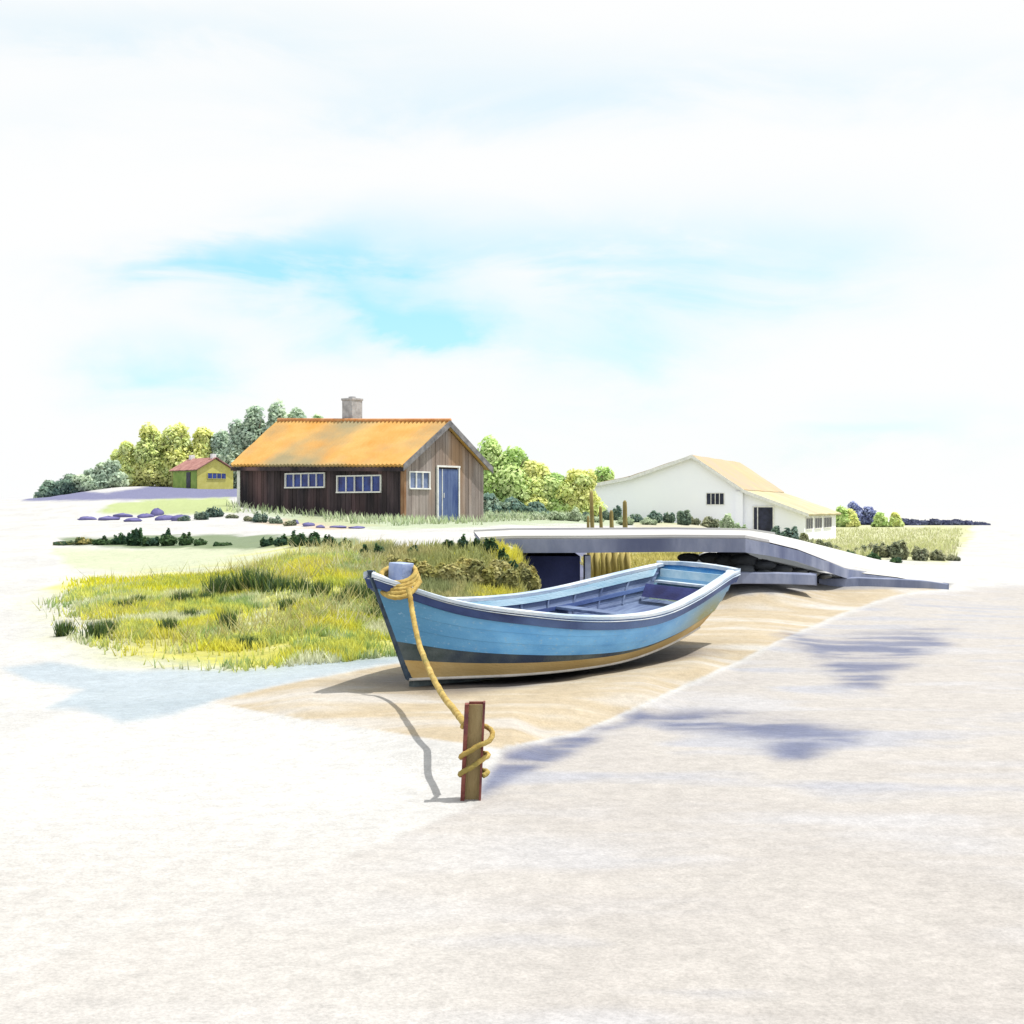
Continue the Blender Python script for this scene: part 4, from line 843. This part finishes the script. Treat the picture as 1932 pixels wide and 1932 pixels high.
def boat():
    root = empty('rowing_boat', (BX, BY, 0), TH, 'sky blue wooden boat with navy rail and ochre bottom, moored on the sand bank', 'boat')
    root.rotation_euler = (HEEL, 0, TH)
    NEAR, FAR = -1, 1
    vy = lambda t: np.interp(t, [0, .5, 1], [.19, .20, .26])
    vd = lambda t: np.interp(t, [0, .2, .5, .8, 1], [.37, .33, .27, .26, .285])
    def band(v0, v1, nv, mat, name, parent, off=0.0, lap=False):
        m = MB()
        for sgn in (NEAR, FAR):
            rows = []
            for t in TT:
                a, b = (v0(t) if callable(v0) else v0), (v1(t) if callable(v1) else v1)
                row = []
                for q in np.linspace(0, 1, nv):
                    x, y, z = hullpt(t, a+(b-a)*q, sgn, -off); row.append((x, y, z))
                rows.append(row if sgn == NEAR else row[::-1])
            m.grid(rows)
        # transom patch
        a, b = (v0(1.) if callable(v0) else v0), (v1(1.) if callable(v1) else v1)
        rows = []
        for q in np.linspace(0, 1, nv):
            p = hullpt(1., a+(b-a)*q, NEAR, -off); r_ = hullpt(1., a+(b-a)*q, FAR, -off)
            rows.append([tuple(np.array(p)*(1-s)+np.array(r_)*s) for s in (0, .5, 1)])
        m.grid(rows)
        return m.build(name, mat, parent, smooth=True)
    # lapped strakes: the blue topside in three strakes stepped 8 mm
    m = MB()
    ns = 4
    for sgn in (NEAR, FAR):
        for k in range(ns):
            rows = []
            for t in TT:
                a, b = vd(t), .985; v0 = a+(b-a)*k/ns; v1 = a+(b-a)*(k+1)/ns
                row = []
                for q in (0, 0.02, .5, 1):
                    off = [0, .010, .005, 0][[0, .02, .5, 1].index(q)]
                    row.append(hullpt(t, v0+(v1-v0)*q, sgn, -off*min(1, t*12)))
                rows.append(row if sgn == NEAR else row[::-1])
            m.grid(rows)
    rows = []
    for q in np.linspace(0, 1, 8):
        v = vd(1.)+(.985-vd(1.))*q; p = np.array(hullpt(1., v, NEAR)); r_ = np.array(hullpt(1., v, FAR)); rows.append([tuple(p*(1-s)+r_*s) for s in (0, .5, 1)])
    m.grid(rows)
    m.build('hull', M['hull'], root, smooth=False)
    band(vy, vd, 4, M['boot'], 'waterline_band', root)
    band(0., vy, 4, M['ochre'], 'bottom_paint', root)
    # floor plate + keel
    m = MB(); rows = [[hullpt(t, 0, NEAR), (t*BL, 0, GAP-.0+KR*max(0, (t-.42)/.58)**2-.012), hullpt(t, 0, FAR)] for t in TT]; m.grid(rows); m.build('bottom', M['boot'], root)
    m = MB(); m.prism([(.06, -.03, -.03), (.06, .03, -.03), (.06, .03, GAP+.01), (.06, -.03, GAP+.01)], [(BL*.6, -.03, -.09), (BL*.6, .03, -.09), (BL*.6, .04, GAP+.03), (BL*.6, -.04, GAP+.03)]); m.build('keel', M['boot'], root)
    # pale chafing strip along the lower edge of the near and far sides
    for sgn in (NEAR, FAR):
        m = MB(); m.tube([tuple(np.array(hullpt(t, .0, sgn))+np.array((0, sgn*.006, 0))) for t in TT], .016, 6); m.build('chine_strip', M['keel'], root, smooth=True)
    # rub rail: navy, proud of the hull
    def rail(name, v0, v1, o0, o1, mat, dz0=0, dz1=0):
        for sgn in (NEAR, FAR):
            m = MB(); rows = []
            for t in TT:
                h = float(herm(kh, HB, t))-(GAP+KR*max(0, (t-.42)/.58)**2)
                a = np.array(hullpt(t, 1-v0/h, sgn, -o0)); b = np.array(hullpt(t, 1-v1/h, sgn, -o0)); ai = np.array(hullpt(t, 1-v0/h, sgn, -o1)); bi = np.array(hullpt(t, 1-v1/h, sgn, -o1))
                rows.append([tuple(ai), tuple(a), tuple(b), tuple(bi)])
            if sgn == FAR: rows = rows[::-1]
            m.grid(rows, close=True); m.f.append((0, 1, 2, 3)); k = len(m.v)-4; m.f.append((k+3, k+2, k+1, k))
            m.build(name, mat, root, smooth=False, bevel=.006)
    rail('rub_rail', .062, .148, .042, -.01, M['navy'])
    rail('moulding', .050, .060, .052, -.008, M['pale_rail'])
    rail('groove', .036, .050, .030, -.008, M['navy'])
    # gunwale cap
    for sgn in (NEAR, FAR):
        m = MB(); rows = []
        for t in TT:
            p = np.array(hullpt(t, 1, sgn, -.035)); q = np.array(hullpt(t, 1, sgn, .085))
            if t < .04: q[1] = sgn*min(abs(q[1]), .01)
            rows.append([tuple(p+(0, 0, -.036)), tuple(p+(0, 0, .0)), tuple(p*.5+q*.5+(0, 0, .012)), tuple(q+(0, 0, .004)), tuple(q+(0, 0, -.04))])
        if sgn == FAR: rows = rows[::-1]
        m.grid(rows, close=True); m.f.append((0, 1, 2, 3, 4)); k = len(m.v)-5; m.f.append((k+4, k+3, k+2, k+1, k))
        m.build('gunwale', M['pale_rail'], root, smooth=False, bevel=.005)
    # stem post
    m = MB(); rows = []
    for v in np.linspace(0, 1.02, 12):
        x, y, z = hullpt(0, v, 1); rows.append([(x-.025, -.01, z), (x-.025, .01, z), (x+.05, .03, z), (x+.05, -.03, z)])
    m.grid(rows, close=True); m.f.append((0, 1, 2, 3)); k = len(m.v)-4; m.f.append((k+3, k+2, k+1, k)); m.build('stem', wash('stem_paint', (.02, .035, .06), (.08, .12, .17), scale=6), root, bevel=.004)
    # inside
    m = MB()
    IN = .055
    for sgn in (NEAR, FAR):
        rows = []
        for t in TT[2:]:
            row = []
            for q in np.linspace(0, 1, 13):
                v = .36+(.955-.36)*q; p = hullpt(t, v, sgn, IN+(.008 if (int(q*12) % 2) else 0)); row.append(p)
            rows.append(row[::-1] if sgn == NEAR else row)
        m.grid(rows)
    m.build('inner_planking', M['inner'], root)
    m = MB(); rows = []
    for t in TT[2:]:
        p = np.array(hullpt(t, .37, NEAR, IN)); q = np.array(hullpt(t, .37, FAR, IN)); rows.append([tuple(p*(1-s)+q*s+(0, 0, .004*((i % 2)))) for i, s in enumerate(np.linspace(0, 1, 11))])
    m.grid(rows); m.build('floorboards', M['inner'], root)
    # ribs
    for t in np.linspace(.26, .9, 9):
        for sgn in (NEAR, FAR):
            m = MB(); m.tube([hullpt(t, v, sgn, IN+.012) for v in np.linspace(.38, .93, 7)], .017, 5)
            m.build('rib', M['inner'], root)
    # inner stringer: pale blue riser and dark line below it
    for sgn in (NEAR, FAR):
        for v0, v1, mt, nm in ((.80, .93, M['inner_lt'], 'inner_strake'), (.56, .63, M['navy'], 'stringer')):
            m = MB(); rows = []
            for t in np.linspace(.2, .985, 50):
                a = hullpt(t, v0, sgn, IN+.03); b = hullpt(t, v1, sgn, IN+.03); a2 = hullpt(t, v0, sgn, IN-.01); b2 = hullpt(t, v1, sgn, IN-.01); rows.append([a, b, b2, a2])
            m.grid(rows, close=True); m.build(nm, mt, root)
    # transom cap, inner board, near-black panel standing for the shade under the stern seat
    z1 = float(HB[-1]); p = np.array(hullpt(1, 1, NEAR, 0)); q = np.array(hullpt(1, 1, FAR, 0))
    hb = abs(p[1])
    m = MB(); rows = []
    for s in np.linspace(-1, 1, 9):
        y = s*(hb+.03); zc = z1+.02+.03*(1-s*s); x = p[0]; rows.append([(x-.09, y, zc-.05), (x-.09, y, zc), (x+.05, y, zc), (x+.05, y, zc-.06)])
    m.grid(rows, close=True); m.f.append((0, 1, 2, 3)); k = len(m.v)-4; m.f.append((k+3, k+2, k+1, k)); m.build('transom_cap', M['pale_rail'], root, bevel=.005)
    m = MB(); x = p[0]; m.box(x-.16, x-.10, -hb+.07, hb-.07, z1-.22, z1-.07); m.build('transom_board', M['inner_lt'], root)
    m = MB(); m.box(x-.34, x-.17, -hb+.09, hb-.09, z1-.245, z1-.215); m.build('stern_seat', M['pale_rail'], root)
    m = MB(); xb, xt = BL-.12, BL+.08
    m.prism([(xb, -hb+.16, .58), (xb, hb-.16, .58), (xt, hb-.1, z1-.25), (xt, -hb+.1, z1-.25)], [(xb+.03, -hb+.16, .58), (xb+.03, hb-.16, .58), (xt+.03, hb-.1, z1-.25), (xt+.03, -hb+.1, z1-.25)]); m.build('stern_recess_shade', M['cavity'], root)
    # thwarts, low
    for t in (.70,):
        a = np.array(hullpt(t, .6, NEAR, IN+.02)); b = np.array(hullpt(t, .6, FAR, IN+.02)); m = MB(); m.box(a[0]-.13, a[0]+.13, a[1], b[1], a[2]-.02, a[2]+.015); m.build('thwart', M['inner'], root, bevel=.006)
    # foredeck
    m = MB(); rows = []
    for t in np.linspace(.0, .24, 14):
        p = np.array(hullpt(t, .985, NEAR, .05)); q = np.array(hullpt(t, .985, FAR, .05)); rows.append([tuple(p*(1-s)+q*s+(0, 0, .02*math.sin(math.pi*s))) for s in np.linspace(0, 1, 9)])
    m.grid(rows); r0 = rows[-1]; m.add([p for p in r0]+[(p[0], p[1], p[2]-.1) for p in r0], [(i, i+1, len(r0)+i+1, len(r0)+i) for i in range(len(r0)-1)])
    m.build('foredeck', M['deck_paint'], root)
    return root
boat_root = boat()
def b2w(p):
    c, s = math.cos(TH), math.sin(TH); ch, sh = math.cos(HEEL), math.sin(HEEL); p = (p[0], p[1]*ch-p[2]*sh, p[1]*sh+p[2]*ch); return np.array((BX+c*p[0]-s*p[1], BY+s*p[0]+c*p[1], p[2]))
# bitt post standing in the foredeck: belongs to the boat
PB = (-.15, .03)
m = MB(); zt = 1.225; zb = .9
def sq(x, y, a, z): return [(x-a, y-a, z), (x+a, y-a, z), (x+a, y+a, z), (x-a, y+a, z)]
m.prism(sq(PB[0], PB[1], .088, zb), sq(PB[0], PB[1], .088, zt)); m.build('bitt_post', M['post_paint'], boat_root, bevel=.008)

# ------------------------------------------------------------------ rusty stake and rope
SX, SY = at(889, 1510, 8.75)[0], 8.75
sroot = empty('iron_stake', (SX, SY, -.1), 0, 'short rusty iron channel stake driven in the sand in front of the boat', 'stake')
tilt = .045
def pris(mb, poly, z0, z1, lean=(.045, 0)):
    mb.prism([(x+lean[0]*z0, y, z0) for x, y in poly], [(x+lean[0]*z1, y, z1) for x, y in poly])
H = .625
m = MB(); pris(m, [(-.068, -.035), (-.042, -.035), (-.042, .05), (-.068, .05)], -.15, H-.012); m.build('flange', M['rust'], sroot, bevel=.003)
m = MB(); pris(m, [(.048, -.03), (.062, -.03), (.062, .05), (.048, .05)], -.15, H); m.build('flange', M['rust'], sroot, bevel=.003)
m = MB(); pris(m, [(-.0415, .01), (.0475, .01), (.0475, .024), (-.0415, .024)], -.15, H-.02); m.build('web', M['stake_face'], sroot)
m = MB(); pris(m, [(-.0415, .0255), (.0475, .0255), (.0475, .05), (-.0415, .05)], -.15, H-.004); m.build('back_plate', M['rust'], sroot)
def stakep(z, a, r=.095, rx=1.0):  # point around the stake
    return np.array((SX+.045*z+math.cos(a)*r*rx, SY+.008+math.sin(a)*r*.75, -.1+z))
def smooth(pts, n):
    pts = [np.array(p, float) for p in pts]; out = []
    for i in range(len(pts)-1):
        p0, p1, p2, p3 = pts[max(i-1, 0)], pts[i], pts[i+1], pts[min(i+2, len(pts)-1)]
        for t in np.linspace(0, 1, n, endpoint=False): out.append(.5*((2*p1)+(-p0+p2)*t+(2*p0-5*p1+4*p2-p3)*t*t+(-p0+3*p1-3*p2+p3)*t**3))
    out.append(pts[-1]); return out
rope = MB()
pc = b2w((PB[0], PB[1], 0))
def coil(a, z, r=.15): return np.array((pc[0]+.045+math.cos(a)*r*1.18, pc[1]-.13+math.sin(a)*r*1.55, z+.02+.075*math.sin(a)))
pts = []
for i in range(0, 49):
    q = i/48; aa = math.radians(60)-q*2*math.pi*3.6
    pts.append(coil(aa, 1.115-.115*q, .135+.035*q+.006*math.sin(aa*3)))
end = pts[-1]
RR = .024
rope.tube(smooth(pts, 5), RR, 12, twist=38)
# the run to the stake: a hanging line along surveyed points
run = [at(770, 1110, 12.98), at(774, 1128, 12.92), at(779, 1160, 12.8), at(791, 1215, 12.3), at(812, 1268, 11.3), at(836, 1312, 10.3), at(862, 1346, 9.5), at(880, 1370, 8.92)]
rope.tube(smooth(run, 16), RR, 12, twist=38)
# slack loop beneath the coil
rope.tube(smooth([coil(math.radians(d), z, .185) for d, z in ((200, 1.05), (235, .99), (270, .965), (305, .985), (345, 1.05))], 10), RR, 12, twist=38)
# turns on the stake
tp = [np.array(at(880, 1370, 8.92)), stakep(.47, math.radians(200), .08), stakep(.485, math.radians(120), .085), stakep(.46, math.radians(50), .10), stakep(.43, math.radians(5), .115), stakep(.385, math.radians(-35), .12)]
for i in range(0, 24):
    q = i/23; aa = math.radians(-70)-q*2*math.pi*1.9
    tp.append(stakep(.34-.21*q+.035*math.cos(aa), aa, .086+.010*math.cos(3*aa)))
rope.tube(smooth(tp, 6), .0165, 10, twist=50)
ro = rope.build('mooring_rope', M['rope'], smooth=True); tag(ro, 'thick ochre mooring rope coiled round the bow post and the rusty stake', 'rope')

# ------------------------------------------------------------------ camera, light, sky
cam = bpy.data.cameras.new('camera'); co = bpy.data.objects.new('camera', cam); COL.objects.link(co); scene.camera = co
cam.sensor_width = 36; cam.lens = 36*FPX/1932; cam.clip_end = 20000; cam.clip_start = .1
co.location = (0, 0, EYE); co.rotation_euler = (math.radians(90), 0, 0); cam.shift_y = -6/1932
sx, sy, el = .985, .13, math.radians(67)
az = math.atan2(sy, sx)
sun = bpy.data.lights.new('sun', 'SUN'); so = bpy.data.objects.new('sun', sun); COL.objects.link(so)
sun.energy = 4.8; sun.angle = math.radians(.5); sun.color = (1, .96, .90)
from mathutils import Vector
dv = Vector((math.cos(el)*math.cos(az), math.cos(el)*math.sin(az), math.sin(el)))
so.rotation_euler = dv.to_track_quat('Z', 'Y').to_euler()
w = bpy.data.worlds.new('World'); scene.world = w; w.use_nodes = True; nt = w.node_tree
bg = nt.nodes['Background']; bg.inputs['Strength'].default_value = .1
sky = N(nt, 'ShaderNodeTexSky'); sky.sky_type = 'NISHITA'; sky.sun_disc = False; sky.sun_elevation = el; sky.sun_rotation = math.pi/2-az; sky.air_density = 1.0; sky.ozone_density = 1.0
tc = N(nt, 'ShaderNodeTexCoord'); sp = N(nt, 'ShaderNodeSeparateXYZ'); lk(nt, tc.outputs['Generated'], sp.inputs[0])
def mth(op, a, b=None, c=None, clamp=False):
    n = N(nt, 'ShaderNodeMath', operation=op); n.use_clamp = clamp
    for i, x in enumerate((a, b, c)):
        if x is None: continue
        if isinstance(x, (int, float)): n.inputs[i].default_value = x
        else: lk(nt, x, n.inputs[i])
    return n.outputs[0]
yy = mth('MAXIMUM', sp.outputs['Y'], .05)
uu = mth('DIVIDE', sp.outputs['X'], yy); vv = mth('DIVIDE', sp.outputs['Z'], yy)
# cloud veil: streaky noise in sky directions
mp = N(nt, 'ShaderNodeMapping'); mp.inputs['Scale'].default_value = (3.5, 3.5, 11); mp.inputs['Rotation'].default_value = (0, math.radians(-6), 0); lk(nt, tc.outputs['Generated'], mp.inputs[0])
n1 = N(nt, 'ShaderNodeTexNoise', Scale=1.6, Detail=7.0, Roughness=.58, Distortion=.6); lk(nt, mp.outputs[0], n1.inputs['Vector'])
nf = n1.outputs['Fac']
mp2 = N(nt, 'ShaderNodeMapping'); mp2.inputs['Location'].default_value = (4, 2, 7); mp2.inputs['Scale'].default_value = (6, 6, 10); lk(nt, tc.outputs['Generated'], mp2.inputs[0])
n2 = N(nt, 'ShaderNodeTexNoise', Scale=2.0, Detail=5.0, Roughness=.55); lk(nt, mp2.outputs[0], n2.inputs['Vector'])
uw = mth('ADD', uu, mth('MULTIPLY', mth('SUBTRACT', n2.outputs['Fac'], .5), .16)); vw = mth('ADD', vv, mth('MULTIPLY', mth('SUBTRACT', nf, .5), .10))
tot = None
for px, py, rx, ry, rot, am in ((420, 485, 240, 40, 8, .55), (640, 460, 170, 60, 5, .35), (800, 585, 250, 44, -14, .72), (860, 610, 120, 30, 0, .3), (980, 470, 280, 60, 0, .42), (1400, 470, 320, 80, 5, .34), (330, 690, 120, 70, 0, .5), (1180, 690, 190, 100, 20, .38), (1330, 560, 260, 70, 0, .34), (1660, 825, 170, 38, 2, .52), (560, 590, 120, 60, -20, .35), (1100, 170, 900, 60, 3, .22), (300, 60, 700, 60, -3, .22)):
    cu, cv = (px-966)/FPX, (HOR-py)/FPX; r = math.radians(rot)
    du = mth('SUBTRACT', uw, cu); dvv = mth('SUBTRACT', vw, cv)
    a = mth('DIVIDE', mth('ADD', mth('MULTIPLY', du, math.cos(r)), mth('MULTIPLY', dvv, math.sin(r))), rx/FPX)
    b = mth('DIVIDE', mth('SUBTRACT', mth('MULTIPLY', dvv, math.cos(r)), mth('MULTIPLY', du, math.sin(r))), ry/FPX)
    d2 = mth('ADD', mth('MULTIPLY', a, a), mth('MULTIPLY', b, b))
    g = mth('MULTIPLY', mth('EXPONENT', mth('MULTIPLY', d2, -.9)), am)
    tot = g if tot is None else mth('ADD', tot, g)
front = mth('GREATER_THAN', sp.outputs['Y'], .05)
gaps = mth('MULTIPLY', tot, mth('MAXIMUM', mth('MULTIPLY_ADD', nf, 3.6, -.85), .12)); gaps = mth('MULTIPLY', gaps, front)
back = mth('MULTIPLY', mth('SUBTRACT', 1, front), mth('MULTIPLY', mth('SUBTRACT', nf, .5, clamp=True), 2))
hole = mth('ADD', gaps, back, clamp=True)
mx = N(nt, 'ShaderNodeMixRGB'); lk(nt, hole, mx.inputs['Fac'])
mx.inputs['Color1'].default_value = (9.95, 10.0, 10.0, 1)
tint = N(nt, 'ShaderNodeMixRGB', blend_type='ADD'); tint.inputs['Fac'].default_value = 1; lk(nt, sky.outputs[0], tint.inputs['Color1']); tint.inputs['Color2'].default_value = (1.6, 4.6, 5.2, 1)
lk(nt, tint.outputs[0], mx.inputs['Color2'])
lk(nt, mx.outputs[0], bg.inputs['Color'])
scene.view_settings.view_transform = 'Standard'; scene.view_settings.look = 'None'; scene.view_settings.exposure = 0
scene.render.engine = 'CYCLES'; scene.render.resolution_x = 1024; scene.render.resolution_y = 1024
